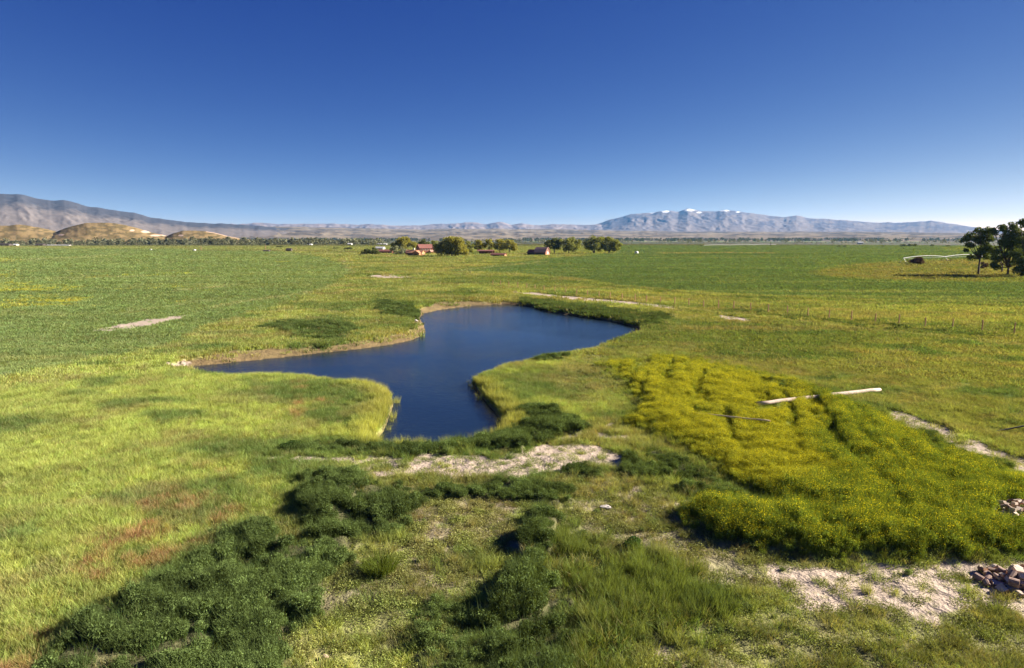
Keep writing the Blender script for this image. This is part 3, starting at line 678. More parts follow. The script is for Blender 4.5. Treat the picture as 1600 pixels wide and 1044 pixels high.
def hill(name, label, prof, D0, D1, colf, du=2.0, rows=46, pw=1.25, gully=.4, kg=.02, seed=0, cat='hills'):
    P = np.array(prof, float); us = np.arange(P[0, 0], P[-1, 0]+.1, du)
    vs_ = np.interp(us, P[:, 0], P[:, 1]) + (fbm(us/14., us*0, seed+9, 4)-.5)*2.2*min(1, (373-P[:, 1].min())/25)
    dx = (us-CX)/F; dy = (CY-vs_)/F; hy = np.cos(TH)+dy*np.sin(TH); hz = -np.sin(TH)+dy*np.cos(TH)
    az = np.arctan2(dx, hy); sl = hz/np.hypot(dx, hy)
    ts = np.concatenate([np.linspace(0, 1, rows), [1.06, 1.15, 1.3]])
    T, AZ = np.meshgrid(ts, az, indexing='ij'); SL = np.meshgrid(ts, sl, indexing='ij')[1]
    D = D0 + (D1-D0)*T; crest = np.maximum(H + SL*D1, 0.5)
    w = az[None, :]*(1/kg) + (fbm(AZ/kg*.4, T*3, seed+3, 3)-.5)*2.2
    rid = 1-np.abs(2*fbm(w*.7, T*7.+w*.25, seed, 5)-1)*2.0
    z = crest*np.clip(T, 0, 1)**pw*(1 - gully*(1-np.clip(T, 0, 1))**.7*(1-np.clip(rid, 0, 1))*1.6)
    z = np.where(T > 1, crest*np.clip(1-(T-1)*3.2, 0, 1), z) - 1.5*(T < .02)
    x = D*np.sin(AZ); y = D*np.cos(AZ)
    nr, nc = x.shape; q = (np.arange(nr-1)[:, None]*nc+np.arange(nc-1)[None, :]).ravel(); q = np.stack([q, q+1, q+nc+1, q+nc], 1)
    me = np_mesh(name, np.stack([x.ravel(), y.ravel(), z.ravel()], 1), q, [M_HILL], smooth=True)
    U = np.meshgrid(ts, us, indexing='ij')[1]; _, V = proj(x, y, z)
    col = colf(U, V, T, rid, z, crest)
    ca = me.color_attributes.new('col', 'FLOAT_COLOR', 'POINT')
    ca.data.foreach_set('color', np.concatenate([col.reshape(-1, 3), np.ones((col.shape[0]*col.shape[1], 1))], 1).astype(np.float32).ravel())
    return tag(link(name, me), label, cat, kind='structure')

def blend(a, b, w): return a[None, None, :]*(1-w[..., None]) + b[None, None, :]*w[..., None]
def c_mount(U, V, T, rid, z, crest):
    c = blend(rgb(.19,.165,.16), rgb(.125,.115,.13), sstep(.25, .6, T)*sstep(.42, .58, fbm(U/16., T*5, 500, 4)))
    snow = np.zeros(U.shape)
    for u0, v0, a, b in ((1077,328.3,11,2.2),(1040,330.5,7,2.0),(1020,332.3,5,1.2),(1132,329.3,7,1.2),(1153,331.5,3,.9),(1092,332,4,1.3)):
        snow = np.maximum(snow, sstep(1.15, .75, np.hypot((U-u0)/a, (V-v0)/b) + (fbm(U/3., V/1.2, 510, 3)-.5)*1.1))
    return c*(1-snow[..., None]) + .7*snow[..., None]
def c_ridge(U, V, T, rid, z, crest): return blend(rgb(.22,.18,.17), rgb(.15,.13,.135), sstep(.4, .62, fbm(U/12., T*6, 520, 4)))
def c_left(U, V, T, rid, z, crest): return blend(rgb(.15,.13,.12), rgb(.06,.058,.065), sstep(.4, .7, T+ .35*(fbm(U/10., T*8, 530, 4)-.5)))
def c_slope(U, V, T, rid, z, crest):
    c = blend(rgb(.20,.165,.12), rgb(.12,.10,.08), sstep(.4, .6, fbm(U/40., T*10, 540, 4)))
    return c*(1-.35*sstep(.55, .62, fbm(U/14., T*9, 541, 3))[..., None]*(T > .25)[..., None])
def c_tan(U, V, T, rid, z, crest):
    c = blend(rgb(.20,.145,.07), rgb(.11,.085,.04), sstep(.42, .62, fbm(U/9., V/2.5, 550, 4)))
    s = np.zeros(U.shape)
    for u0, v0, a, b in ((228,362,8,2.2),(206,360,4,1.5),(257,367,7,2.2),(243,368,9,1.6),(95,367,5,1.3),(282,368,4,1.3)):
        s = np.maximum(s, sstep(1.2, .7, np.hypot((U-u0)/a, (V-v0)/b)))
    s = np.maximum(s, ((U > 322) & (T > .93))*.8)
    return c*(1-s[..., None]) + rgb(.5,.36,.27)[None, None, :]*s[..., None]

hill('snowy_mountain', 'broad blue grey mountain with snow patches on its summit ridge', [(880,360),(930,351),(955,343),(985,335),(1020,332),(1040,328.5),(1060,331),(1075,325.5),(1095,330.5),(1120,330),(1135,328),(1165,332),(1200,337),(1225,340),(1245,337),(1265,341),(1290,342),(1340,346),(1370,348),(1420,347),(1455,345),(1480,349),(1510,353),(1540,357),(1580,362),(1640,368),(1720,371)],
     9500, 14500, c_mount, 1.5, 90, 1.05, .09, .012, 600, 'mountain')
hill('distant_hills', 'low blue ridge line on the horizon left of the snowy mountain', [(300,352),(345,353),(360,349.5),(372,351),(400,348),(450,350),(520,349),(560,351.5),(580,350),(612,353),(640,353),(690,350),(740,347.5),(760,350),(782,347),(800,351),(815,349.5),(835,352),(865,350.5),(900,351.5),(935,351),(960,356),(1000,364)],
     9000, 13500, c_ridge, 1.6, 40, 1.1, .15, .008, 620)
hill('left_mountain', 'long dark mountain falling from the left edge of the photo', [(-260,290),(-120,297),(-40,301),(0,303),(12,304),(35,304),(55,309),(78,313),(100,313),(118,317),(135,322),(160,326),(185,330),(210,333),(232,339),(262,344),(290,347),(330,349),(380,351),(430,355),(500,364),(560,370)],
     4300, 8000, c_left, 2, 70, .85, .06, .018, 640, 'mountain')
hill('foothills', 'pale dry slope rising below the distant mountains', [(150,371),(300,361),(380,354),(450,354),(520,356),(580,357),(640,359),(700,357),(760,358),(840,358),(900,359),(960,360),(1060,362),(1200,362),(1350,362),(1500,364),(1700,366),(1900,368)],
     3900, 8500, c_slope, 2.5, 40, 1.0, .16, .02, 660)
hill('tan_hill', 'low tan hill at the left edge behind the trees', [(-260,360),(-150,354),(-60,356),(0,352.5),(30,351.5),(60,355),(85,361),(110,368),(140,374)], 1900, 2350, c_tan, 1.5, 34, .75, .07, .012, 680, 'hill')
hill('tan_hill', 'largest tan hill with pale scars on its right shoulder', [(70,370),(95,359),(120,351),(135,348),(155,347.5),(180,349),(200,353),(222,359),(240,364),(262,369),(290,373)], 1800, 2250, c_tan, 1.2, 34, .75, .07, .012, 681, 'hill')
hill('tan_hill', 'low brown hill with a pale streak down its right side', [(240,373),(258,370),(270,365),(285,360.5),(302,360),(320,361.5),(340,365),(360,370),(375,373),(390,374)], 1750, 2150, c_tan, 1.2, 34, .75, .07, .012, 682, 'hill')

# ------------------------------------------------------------------ trees
M_BARK = simple('bark', (.09,.07,.05), (.16,.13,.1), 3, .9, .4, (1,1,.3)); M_PBARK = simple('pine_bark', (.06,.04,.03), (.12,.08,.055), 3, .9, .4, (1,1,.3))
M_COTTON = leafy('cottonwood_leaf', (.27,.26,.065), .35, .9); M_COTTON2 = leafy('green_leaf', (.21,.23,.07), .35, .9)
M_DARK = leafy('dark_leaf', (.12,.14,.05), .3, .9); M_SILVER = leafy('silver_leaf', (.25,.27,.17), .25, .8)
M_PINE = leafy('pine_needle', (.10,.13,.038), .25, 1.0); M_FAR = leafy('far_leaf', (.14,.145,.085), .25, .9); M_WOOD = leafy('wood_leaf', (.06,.078,.05), .25, .9); M_TWIG = leafy('brown_twig', (.13,.08,.055), .1, .9)

def px_scale(u, v):
    p = at(u, v); return math.hypot(p[0], p[1])/F*math.cos(math.atan((u-CX)/F)), p

def tree(name, label, cat, u, v, clumps, leaf, mleaf, mbark, seed=0, trunk_r=.5, density=1.0, group=None, stems=1, single=False, dscale=1.0, flat=.0, grow=1.24):
    """clumps: (du, dv up, radius) in photo pixels from the foot; turned into metres at the tree's own distance"""
    k, p = px_scale(u, v); g = np.random.default_rng(seed)
    cs = []
    for du, dv, r in clumps:
        r *= grow; du *= 1+(grow-1)*.5
        cs.append((du*k, g.normal(0, .5)*r*k*1.1*dscale, dv*k, r*k))
    P = []; 
    for cx, cy, cz, r in cs:
        nn = int(max(60, 14*density*(r/leaf)**2)); sub = g.normal(size=(9, 3)); sub /= np.linalg.norm(sub, axis=1)[:, None]
        sc = sub*r*.62; kk = g.integers(0, 9, nn); d = g.normal(size=(nn, 3)); d /= np.linalg.norm(d, axis=1)[:, None]
        q = sc[kk] + d*(r*.6*g.uniform(.45, 1.05, nn)**.5)[:, None]
        q[:, 2] *= (.8 if flat == 0 else .5); P.append(q + np.array([cx, cy, cz]))
    P = np.concatenate(P); P[:, 2] = np.maximum(P[:, 2], .15)
    V, Fq = cards(P, g.uniform(.7, 1.5, len(P))*leaf, g, 0, 1.4)
    tb = MB(); top = max(c[2] for c in cs)
    for s_ in range(stems):
        sx = 0 if stems == 1 else g.normal(0, .06*top); bx = g.normal(0, .05*top) if stems > 1 else 0
        mid = min(c[2]-c[3]*.3 for c in cs); mid = max(mid, .18*top)
        fork = (bx*.5+sx*.6, 0, mid)
        tb.path([(sx*.3, 0, -.3), (sx*.4, 0, mid*.5), fork], [trunk_r*1.15, trunk_r*.9, trunk_r*.75])
        for i, (cx, cy, cz, r) in enumerate(cs):
            if stems > 1 and i % stems != s_: continue
            if cz < mid: continue
            tb.path([fork, ((fork[0]+cx)/2 + g.normal(0, .3), cy*.5, (mid+cz)/2 - .1*abs(cx)), (cx, cy, cz)], [trunk_r*.55, trunk_r*.35, trunk_r*.12], 5)
    loc = (p[0], p[1], 0.0)
    if single:
        bm = tb.build(name, mbark); me = bm.data; tv = np.array([v_.co[:] for v_ in me.vertices]); tf = [list(q.vertices) for q in me.polygons]
        bpy.data.objects.remove(bm)
        m2 = bpy.data.meshes.new(name); m2.from_pydata(list(map(tuple, tv)) + list(map(tuple, V)), [], tf + [[a+len(tv) for a in q] for q in Fq.tolist()])
        m2.materials.append(mbark); m2.materials.append(mleaf); m2.polygons.foreach_set('material_index', [0]*len(tf)+[1]*len(Fq)); m2.update()
        o = link(name, m2); o.location = loc; return tag(o, label, cat, group)
    e = tag(empty(name, loc), label, cat, group)
    tb.build('trunk', mbark, e, True); link('crown', np_mesh('crown', V, Fq, [mleaf]), e)
    return e

def round_crown(w, h, n, seed, lift=.3):
    """clumps filling a crown w wide and h high (pixels), leaving the lower part of the height free"""
    g = np.random.default_rng(seed); out = []
    for i in range(n):
        a = (i+.5)/n*2-1; du = a*w*.36 + g.normal(0, w*.04)
        top = h*(1-.5*abs(a)**2.2); r = g.uniform(.17, .24)*min(w, h)
        out.append((du, top-r*1.0, r))
        if g.uniform() < .9: out.append((du*.9+g.normal(0, w*.05), h*(lift+.18)+g.uniform(-.05, .12)*h, r*g.uniform(.8, 1.05)))
    return out

T = 'cottonwoods round the ranch yard'
tree('cottonwood_tree', 'wide bright green cottonwood left of the ranch house, behind the silvery bush', 'tree', 633, 395, [(a, b*1.0, c) for a, b, c in round_crown(42, 25, 6, 1, .3)], .55, M_COTTON, M_BARK, 11, .5, group=T)
tree('cottonwood_tree', 'largest spreading cottonwood standing right of the ranch house', 'tree', 706, 402, round_crown(50, 33, 8, 2, .22)+[(-18,8,6),(16,8,6),(-6,9,6),(6,7,5)], .55, M_COTTON, M_BARK, 12, .6, group=T, stems=3)
tree('cottonwood_tree', 'pale narrow tree at the right side of the largest cottonwood', 'tree', 733, 400, round_crown(16, 23, 3, 3, .2), .5, M_COTTON2, M_BARK, 13, .35, group=T)
tree('cottonwood_tree', 'dark tree behind the red roofed two storey house', 'tree', 662, 391, round_crown(20, 17, 3, 4, .2), .55, M_DARK, M_BARK, 14, .4, group=T)
tree('cottonwood_tree', 'green tree between the two storey house and the largest cottonwood', 'tree', 679, 393, round_crown(20, 17, 4, 5, .2), .55, M_COTTON2, M_BARK, 15, .4, group=T)
for i, (u, w, h, l) in enumerate([(748,18,21,'leftmost tree of the row behind the open pole shed'), (764,20,22,'second tree from the left in the row behind the open pole shed'), (781,20,23,'tall yellowish tree in the row behind the low red shed'), (796,22,22,'rightmost tree of the row left of the gambrel barn')]):
    tree('cottonwood_tree', l, 'tree', u, 395.5+i*.3, round_crown(w, h, 4, 30+i, .2), .55, M_COTTON, M_BARK, 31+i, .4, group=T, stems=2)
tree('cottonwood_tree', 'dark leaning tree close behind the gambrel barn', 'tree', 866, 397.5, [(-10,15,4.5),(-4,19,5.5),(3,21,5.5),(-7,10,4),(0,12,5),(7,17,5),(6,11,4)], .5, M_DARK, M_BARK, 41, .45, group=T, stems=3)
tree('cottonwood_tree', 'forked tree with a low trunk just right of the barn trees', 'tree', 889, 397.5, [(-10,19,4.5),(-3,21,5),(5,21,5.5),(13,18,4.5),(-7,12,5),(1,13,6),(10,12,5.5),(-4,8,4),(5,8,4.5)], .5, M_COTTON2, M_BARK, 42, .45, group=T, stems=2)
tree('cottonwood_tree', 'left one of the paired round trees standing alone in the green field', 'tree', 928, 397, [(-9,18,5.5),(-1,22,6),(6,20,5.5),(-10,12,5),(2,13,5.5),(9,13,5),(-5,9,4.5),(6,8,4.5)], .5, M_COTTON2, M_BARK, 43, .4, group=T, stems=3)
tree('cottonwood_tree', 'right one of the paired round trees standing alone in the green field', 'tree', 951, 397, [(-8,21,5.5),(0,20,6),(8,17,5.5),(14,15,4.5),(-7,13,5.5),(3,12,5.5),(11,10,5),(-4,9,4.5),(7,7,4)], .5, M_COTTON2, M_BARK, 44, .4, group=T, stems=3)
tree('bush', 'left one of the dark twin bushes left of the ranch buildings', 'bush', 573, 399.3, [(-4,4,4),(2,5,4.2),(0,8,3.2),(5,3,3)], .4, M_DARK, M_BARK, 51, .2, group='twin bushes in the pasture')
tree('bush', 'right one of the dark twin bushes left of the ranch buildings', 'bush', 585, 399.3, [(-4,5,3.6),(1,7,4),(5,4,3.6),(0,10,2.5)], .4, M_DARK, M_BARK, 52, .2, group='twin bushes in the pasture')
tree('silver_bush', 'big silvery grey bush left of the orange ranch house', 'bush', 618, 399.5, [(-4,9,4),(1,12,3.5),(-1,5,3.5)], .45, M_SILVER, M_BARK, 53, .25)
tree('silver_bush', 'wider silvery bush touching the left wall of the orange ranch house', 'bush', 630, 399.3, [(-3,6,4.5),(2,8,4),(6,5,3.5),(-2,11,3)], .45, M_SILVER, M_BARK, 54, .25)
tree('thorn_bush', 'round reddish brown bush in front of the irrigation pipe', 'bush', 1433, 415, [(-7,6,5),(-2,7,6),(2,7,6),(7,5,5),(-3,10,4.2),(3,10,4.2),(0,4,6),(-4,4,5),(4,4,5)], .2, M_TWIG, M_BARK, 55, .15, 1.2, dscale=.4, grow=1.0)
G = 'dark pines by the right edge'
tree('pine_tree', 'leftmost pine, leaning crown with a bare straight trunk', 'tree', 1528, 431, [(-27,55,6),(-22,48,5),(-17,61,8),(-8,67,8),(2,68,8),(9,60,7),(-3,58,7),(4,48,8),(9,40,7),(-9,46,6),(-2,38,7),(6,30,6),(-9,28,6),(-21,40,4),(3,54,7),(11,68,5),(-12,54,4)], .28, M_PINE, M_PBARK, 61, .36, 1.2, G, grow=1.06)
tree('pine_tree', 'full pine with the dense dark crown right of the leaning pine', 'tree', 1574, 432, [(-28,67,5),(-20,74,6),(-12,72,7),(-2,79,6),(2,72,8),(-8,62,8),(4,60,9),(13,64,7),(-14,52,7),(-4,48,9),(8,50,9),(18,54,7),(-16,40,7),(-6,36,7),(9,38,9),(20,40,8),(22,26,7),(-19,28,6),(14,26,6),(-31,72,4),(-24,58,5),(18,14,6),(-22,18,6),(-16,14,5)], .28, M_PINE, M_PBARK, 62, .4, 1.2, G, grow=1.1)
tree('pine_tree', 'slender pine standing between the two big pines near the edge', 'tree', 1565, 427.5, [(-14,25,6),(-8,34,7),(-2,44,7),(-12,14,5),(2,28,6),(-16,38,5)], .28, M_PINE, M_PBARK, 63, .3, 1.1, G, grow=1.1)
tree('pine_tree', 'tallest pine at the very edge with a lone tuft on a bare top limb', 'tree', 1602, 434, [(-18,84,4.5),(-12,87,6),(-4,84,6),(-9,80,5),(-5,55,9),(-12,38,9),(0,45,10),(-14,24,8),(-6,16,7),(4,28,10),(8,60,9),(-16,12,6),(-9,8,6),(-2,8,7),(5,10,8)], .28, M_PINE, M_PBARK, 64, .4, 1.2, G, grow=1.1)
tree('brown_shrub', 'small brown shrub between the leaning pine and the full pine', 'shrub', 1536, 421, [(-1,4,4),(3,7,3.5),(0,9,2.5)], .22, M_TWIG, M_PBARK, 65, .12)

# the line of trees along the river, each its own object
far = []
for s in range(5):
    far.append(tree('river_tree', 'hazy grey green tree in the long line behind the left field', 'tree', 60+70*s, 384, round_crown([12,11,14,10,13][s], [12,14,13,15,11][s], 4, 70+s, .05), 1.15, M_FAR, M_BARK, 71+s, .3, .8, 'trees lining the river', 1, True))
g = np.random.default_rng(99); cnt = 0
for i in range(118):
    u = -40 + i*5.4 + g.normal(0, 1.6); v = 383.4 + g.uniform(-1.0, .6) - .6*(u > 420)
    if 505 < u < 520 or u > 596: continue
    src = far[i % 5]; p = at(u, v); sc = g.uniform(.6, 1.0)*(1.0 if u < 400 else .85)*(.8 if u < 180 else 1)
    if i < 5: o = src
    else: o = src.copy(); C.objects.link(o)
    o.location = (p[0], p[1], 0); o.rotation_euler = (0, 0, g.uniform(0, 6.28)); o.scale = (sc*1.15, sc, sc)
    wh = [w for lim, w in ((55, 'behind the dark farm sheds at the far left'), (115, 'behind the long low pale building'), (180, 'in front of the left half of the largest tan hill'), (245, 'in front of the right half of the largest tan hill'), (310, 'in front of the left half of the low brown hill'), (378, 'in front of the right half of the low brown hill'), (440, 'just right of the low brown hill'), (500, 'round the leftmost small white house'), (999, 'left of the ranch behind the corral fence')) if u < lim][0]
    o['label'] = 'hazy grey green river tree ' + wh; o['group'] = 'river trees ' + wh

def woods(name, label, rows, seed, mat=None):
    g = np.random.default_rng(seed); P = []; S = []
    for D, u0, u1, hh, dens in rows:
        n = int((u1-u0)/F*D/7*dens)
        us = g.uniform(u0, u1, n); us = us[fbm(us/22., us*0+D, seed, 3) > .36]
        for u in us:
            a = math.atan((u-CX)/F); d = D*g.uniform(.95, 1.12); cx, cy = d*math.tan(a), d; h = hh*g.uniform(.55, 1.15); r = h*g.uniform(.35, .6)
            m = 26; q = g.normal(size=(m, 3)); q /= np.linalg.norm(q, axis=1)[:, None]; q *= (g.uniform(.4, 1, m)**.5)[:, None]*np.array([r, r, h*.5]); q += np.array([cx, cy, h*.52]); P.append(q); S.append(np.full(m, h*.22))
    P = np.concatenate(P); S = np.concatenate(S); V, Fq = cards(P, S, g)
    return tag(link(name, np_mesh(name, V, Fq, [mat or M_FAR])), label, 'trees', kind='stuff')
woods('woodland', 'blue green woodland strip along the foot of the distant slope', [(3900,-100,1750,19,2.2),(3300,-100,1750,16,1.6)], 801, M_WOOD)
woods('woods', 'grey green trees and brush in the middle distance beyond the fields', [(2500,350,1750,12,1.1),(1950,560,1750,5,1.2),(1600,820,1750,3.0,.5)], 802)
woods('brush', 'low brushy trees filling in behind the river trees', [(1290,-80,430,8,1.2),(1340,-80,600,11,1.5),(1420,-80,600,14,1.5),(1600,-80,600,16,1.3)], 803)

g = np.random.default_rng(5); k = 0; first = None
for u, v, w in [(1095,385.5,2.6),(1165,386,2),(1251,386.5,1.6),(1258,386.5,1.6),(1281,386.8,1.5),(1311,386.6,3),(1320,386.6,3),(1341,386.8,1.6),(1380,386.2,2.2),(1412,385.5,4),(1421,385.5,4),(1430,385.2,4),(1456,385.2,3),(1482,386,3),(196,390.5,1.5),(209,391,1.5),(214,391,1.7),(425,388,2),(434,387.5,3),(440,387.5,3),(522,390,3),(528,390,3),(540,391,4),(547,391,4.5)]:
    kk, p = px_scale(u, v)
    if first is None:
        first = tree('far_shrub', 'low dark shrub dotting the pasture beyond the fields', 'shrub', u, v, [(-1,1,1.4),(1,1.2,1.3),(0,2,1.0)], .45, M_DARK, M_BARK, 90, .12, 1, 'low dark shrubs dotting the far pasture', 1, True); k0 = kk*2.6; o = first
    else: o = first.copy(); C.objects.link(o)
    wh = 'in the far left pasture near the smaller white tank' if u < 300 else 'near the dark shelters in the left pasture' if u < 500 else 'above the corral fence left of the ranch' if u < 600 else 'beyond the right field near its middle' if u < 1335 else 'beyond the right field toward the pines'
    o['label'] = 'low dark shrub ' + wh; o['group'] = 'low dark shrubs ' + wh
    s = w*kk/k0; o.location = (p[0], p[1], 0); o.scale = (s, s, s); o.rotation_euler = (0, 0, g.uniform(0, 6.28))

# clumps one can point at in the foreground
def fore_bush(name, label, u, v, r, h, tint, n, seed, kind='leaf'):
    g = np.random.default_rng(seed); p = at(u, v); z = ground_z(p[0], p[1]); e = tag(empty(name, (p[0], p[1], z-.03)), label, 'bush')
    m = leafy(name+'_leaf', tint, .3, .8)
    if kind == 'leaf': V, Fq = cards(bush_pts(n, g, r, h, 9), g.uniform(.03, .07, n), g)
    else: V, Fq = blades(n, h, r*.8, .022, .7, seed, 3)
    link('foliage', np_mesh('foliage', V, Fq, [m]), e)
    st = MB()
    for i in range(6):
        a = i*1.05; st.tube((.04*math.cos(a), .04*math.sin(a), -.05), (r*.45*math.cos(a), r*.45*math.sin(a), h*.55), .012, .005, 5)
    st.build('stem', M_BARK, e)
fore_bush('grass_tussock', 'round green grass tussock beside the big dark weed patch', 594, 893, .8, .75, (.10,.135,.025), 900, 901, 'b')
fore_bush('weed_bush', 'single small dark bush on the dry ground right of the weed band', 987, 857, .5, .55, (.05,.10,.028), 1500, 902)
fore_bush('weed_bush', 'single dark green bush on the dry patch below the sandy path', 693, 772, .45, .5, (.06,.11,.028), 1300, 903)
fore_bush('weed_bush', 'dark bush on the left bank in front of the sandy path end', 455, 703, .8, .7, (.05,.09,.025), 2200, 904)

# ------------------------------------------------------------------ ranch buildings
M_RWALL = simple('red_board', (.20,.075,.05), (.27,.11,.07), 1.2, .85, 0, (1,1,6)); M_OWALL = simple('orange_wall_and_sun', (.36,.17,.075), (.45,.22,.1), 1.2)
M_DRED = simple('dark_red_roof', (.16,.06,.05), (.22,.09,.07), .8); M_PROOF = simple('pinkish_brown_roof', (.40,.23,.16), (.5,.3,.22), .7); M_OROOF = simple('orange_brown_roof', (.32,.15,.08), (.4,.2,.11), .7)
M_DWALL = simple('dark_board_and_shade', (.05,.04,.035), (.09,.07,.06), 1.5); M_WHITE = simple('white_paint', (.55,.54,.52), (.65,.64,.62), 1.5); M_TRIM = simple('pale_trim', (.5,.43,.34), (.58,.5,.42), 2)
M_GLASS = simple('window_glass', (.03,.035,.04), (.05,.055,.06), 1, .1); M_STONE = simple('chimney_stone', (.55,.5,.45), (.7,.65,.6), 3)
M_GREY = simple('grey_metal', (.34,.35,.36), (.45,.45,.45), 2, .5); M_RUST = simple('rusty_post', (.30,.15,.08), (.42,.23,.14), 4); M_DKMETAL = simple('dark_steel', (.02,.02,.022), (.04,.038,.036), 4, .5)
M_RUBBER = simple('tyre_rubber', (.015,.015,.015), (.03,.03,.03), 5)

def roof_mb(L, D, h, rise, over=.5, th=.18, x0=0., gamb=False):
    m = MB(); prof = [(-D/2-over, h-.15), (-D/2+D*.17, h+rise*.58), (0, h+rise), (D/2-D*.17, h+rise*.58), (D/2+over, h-.15)] if gamb else [(-D/2-over, h-over*rise/(D/2)), (0, h+rise), (D/2+over, h-over*rise/(D/2))]
    a, b = x0-L/2-over, x0+L/2+over; n = len(prof); vs = []
    for x in (a, b):
        for y, z in prof: vs.append((x, y, z+.02))
        for y, z in prof: vs.append((x, y, z+.02+th))
    fs = []
    for i in range(n-1):
        fs += [(i, i+1, 2*n+i+1, 2*n+i), (n+i, 3*n+i, 3*n+i+1, n+i+1), (i, n+i, n+i+1, i+1), (2*n+i, 2*n+i+1, 3*n+i+1, 3*n+i)]
    fs += [(0, 2*n, 3*n, n), (n-1, 2*n-1, 4*n-1, 3*n-1)]
    return m.add(vs, fs)
def wall_mb(L, D, h, rise, x0=0., gamb=False):
    prof = [(-D/2, 0), (-D/2, h), (-D/2+D*.17, h+rise*.58-.05), (0, h+rise-.05), (D/2-D*.17, h+rise*.58-.05), (D/2, h), (D/2, 0)] if gamb else [(-D/2, 0), (-D/2, h), (0, h+rise), (D/2, h), (D/2, 0)]
    m = MB(); n = len(prof); vs = [(x0-L/2, y, z-(.3 if z == 0 else 0)) for y, z in prof]+[(x0+L/2, y, z-(.3 if z == 0 else 0)) for y, z in prof]
    return m.add(vs, [(i, (i+1) % n, n+(i+1) % n, n+i) for i in range(n)]+[tuple(range(n-1, -1, -1)), tuple(range(n, 2*n))])

def building(name, label, cat, u, v, L, D, h, rise, rz, mw, mr, gamb=False, doors=(), windows=(), chimney=None, over=.5, group=None):
    p = at(u, v); e = tag(empty(name, (p[0], p[1], 0), rz), label, cat, group)
    wall_mb(L, D, h, rise, 0, gamb).build('wall', mw, e); r = roof_mb(L, D, h, rise, over, .18, 0, gamb).build('roof', mr, e)
    for face, a, w, hh, mat in doors:                     # face 'f' front (-y) or 'r' right gable (+x)
        m = MB()
        if face == 'f': m.box((a, -D/2-.03, hh/2), (w, .12, hh))
        else: m.box((L/2+.03, a, hh/2), (.12, w, hh))
        m.build('door', mat, e)  # also builds painted shade panels and the shed's sunlit end panel
    for face, a, z, w, hh in windows:
        m = MB(); q = MB()
        if face == 'f': m.box((a, -D/2-.03, z), (w+.3, .1, hh+.3)); q.box((a, -D/2-.07, z), (w, .1, hh))
        else: m.box((L/2+.03, a, z), (.1, w+.3, hh+.3)); q.box((L/2+.07, a, z), (.1, w, hh))
        f_ = m.build('window', M_TRIM, e); q.build('pane', M_GLASS, f_)
    if chimney: MB().box((chimney, 0, h+rise+.5), (1.0, .9, 2.2)).build('chimney', M_STONE, r)
    return e

barn = building('barn', 'gambrel roofed barn with an orange lit gable end and white door', 'barn', 847, 399.8, 10, 8, 3.0, 4.0, -.5, M_RWALL, M_PROOF, True,
    [('f', -.3, 7.5, 2.5, M_DWALL), ('r', 0, 2.4, 3.4, M_WHITE)], [('r', 0, 5.0, 1.2, 1.2)])  # wide dark front panel gives the front's shade as colour
wall_mb(7, 6.5, 2.8, 2.2, -8.5).build('lean_to', M_DWALL, barn); roof_mb(7, 6.5, 2.8, 2.2, .4, .15, -8.5).build('lean_to_roof', M_DRED, barn)
MB().box((5.04, 0, .9), (.1, 7.6, 1.8)).build('sun_painted_gable', M_OWALL, barn)  # orange panel puts the sunlight on this gable into its colour
building('shed', 'long low shed with an open dark front and an end wall coloured orange as if sunlit', 'shed', 779, 401.5, 11.5, 4.5, 1.9, .9, -.38, M_RWALL, M_DRED, False, [('f', 0, 10, 1.6, M_DWALL), ('r', 0, 4.0, 1.8, M_OWALL)])  # dark panel paints the open front's shade; orange panel paints sun on the end
ps_ = at(759, 398); e = tag(empty('pole_shed', (ps_[0], ps_[1], 0), -.2), 'open sided dark red pole shed under the trees', 'shed')
roof_mb(14, 7, 3.2, .9, .4).build('roof', M_DRED, e); MB().box((0, 3.4, 1.6), (14, .15, 3.2)).build('back_wall', M_RWALL, e)
for i in range(5): MB().tube((-6.8+3.4*i, -3.3, -.2), (-6.8+3.4*i, -3.3, 3.15), .14).build('post', M_RUST, e)
house = building('ranch_house', 'single storey orange ranch house with a stone chimney and painted porch shade', 'house', 649, 400.3, 14, 7, 2.9, 2.0, -.25, M_OWALL, M_OROOF, False, [('f', -3.3, 5.0, 2.3, M_DWALL), ('r', 1.5, 1.2, 2.2, M_DWALL)], [('r', -1.6, 1.5, 1.1, 1.1)], -1.0)  # wide dark front panel paints shade on the left of the front
wg = MB(); wall_mb(5, 6, 2.6, 1.9).v; w2 = wall_mb(6.5, 5.5, 2.7, 2.0)
def rot_mb(m, a, t):
    c, s_ = math.cos(a), math.sin(a); m.v = [(x*c-y*s_+t[0], x*s_+y*c+t[1], z+t[2]) for x, y, z in m.v]; return m
rot_mb(wall_mb(6, 5.5, 2.7, 1.7), -math.pi/2, (3.6, -4.4, 0)).build('gable_wing', M_OWALL, house); rot_mb(roof_mb(6, 5.5, 2.7, 1.7, .4), -math.pi/2, (3.6, -4.4, 0)).build('wing_roof', M_OROOF, house)
MB().box((3.6, -7.45, 1.1), (3.4, .1, 2.2)).build('porch_shade', M_DWALL, house)  # dark panel paints the shade inside the porch
h2 = building('two_storey_house', 'two storey house with a dark red roof and a row of four pale arched windows', 'house', 664, 397.2, 13.5, 8, 5.6, 3.2, .55, M_RWALL, M_DRED)
for i in range(4):
    m = MB(); x = -4.2+2.5*i; m.box((x, -4.05, 4.2), (1.3, .12, 1.3)); vs = [(x+.65*math.cos(t*math.pi/8), yy, 4.853+.65*math.sin(t*math.pi/8)) for yy in (-4.11, -3.99) for t in range(9)]
    m.add(vs, [tuple(range(9)), tuple(range(17, 8, -1))]+[(t, t+1, t+10, t+9) for t in range(8)]); f_ = m.build('window', M_TRIM, h2); MB().box((x, -4.14, 4.3), (.7, .08, .9)).build('pane', M_GLASS, f_)
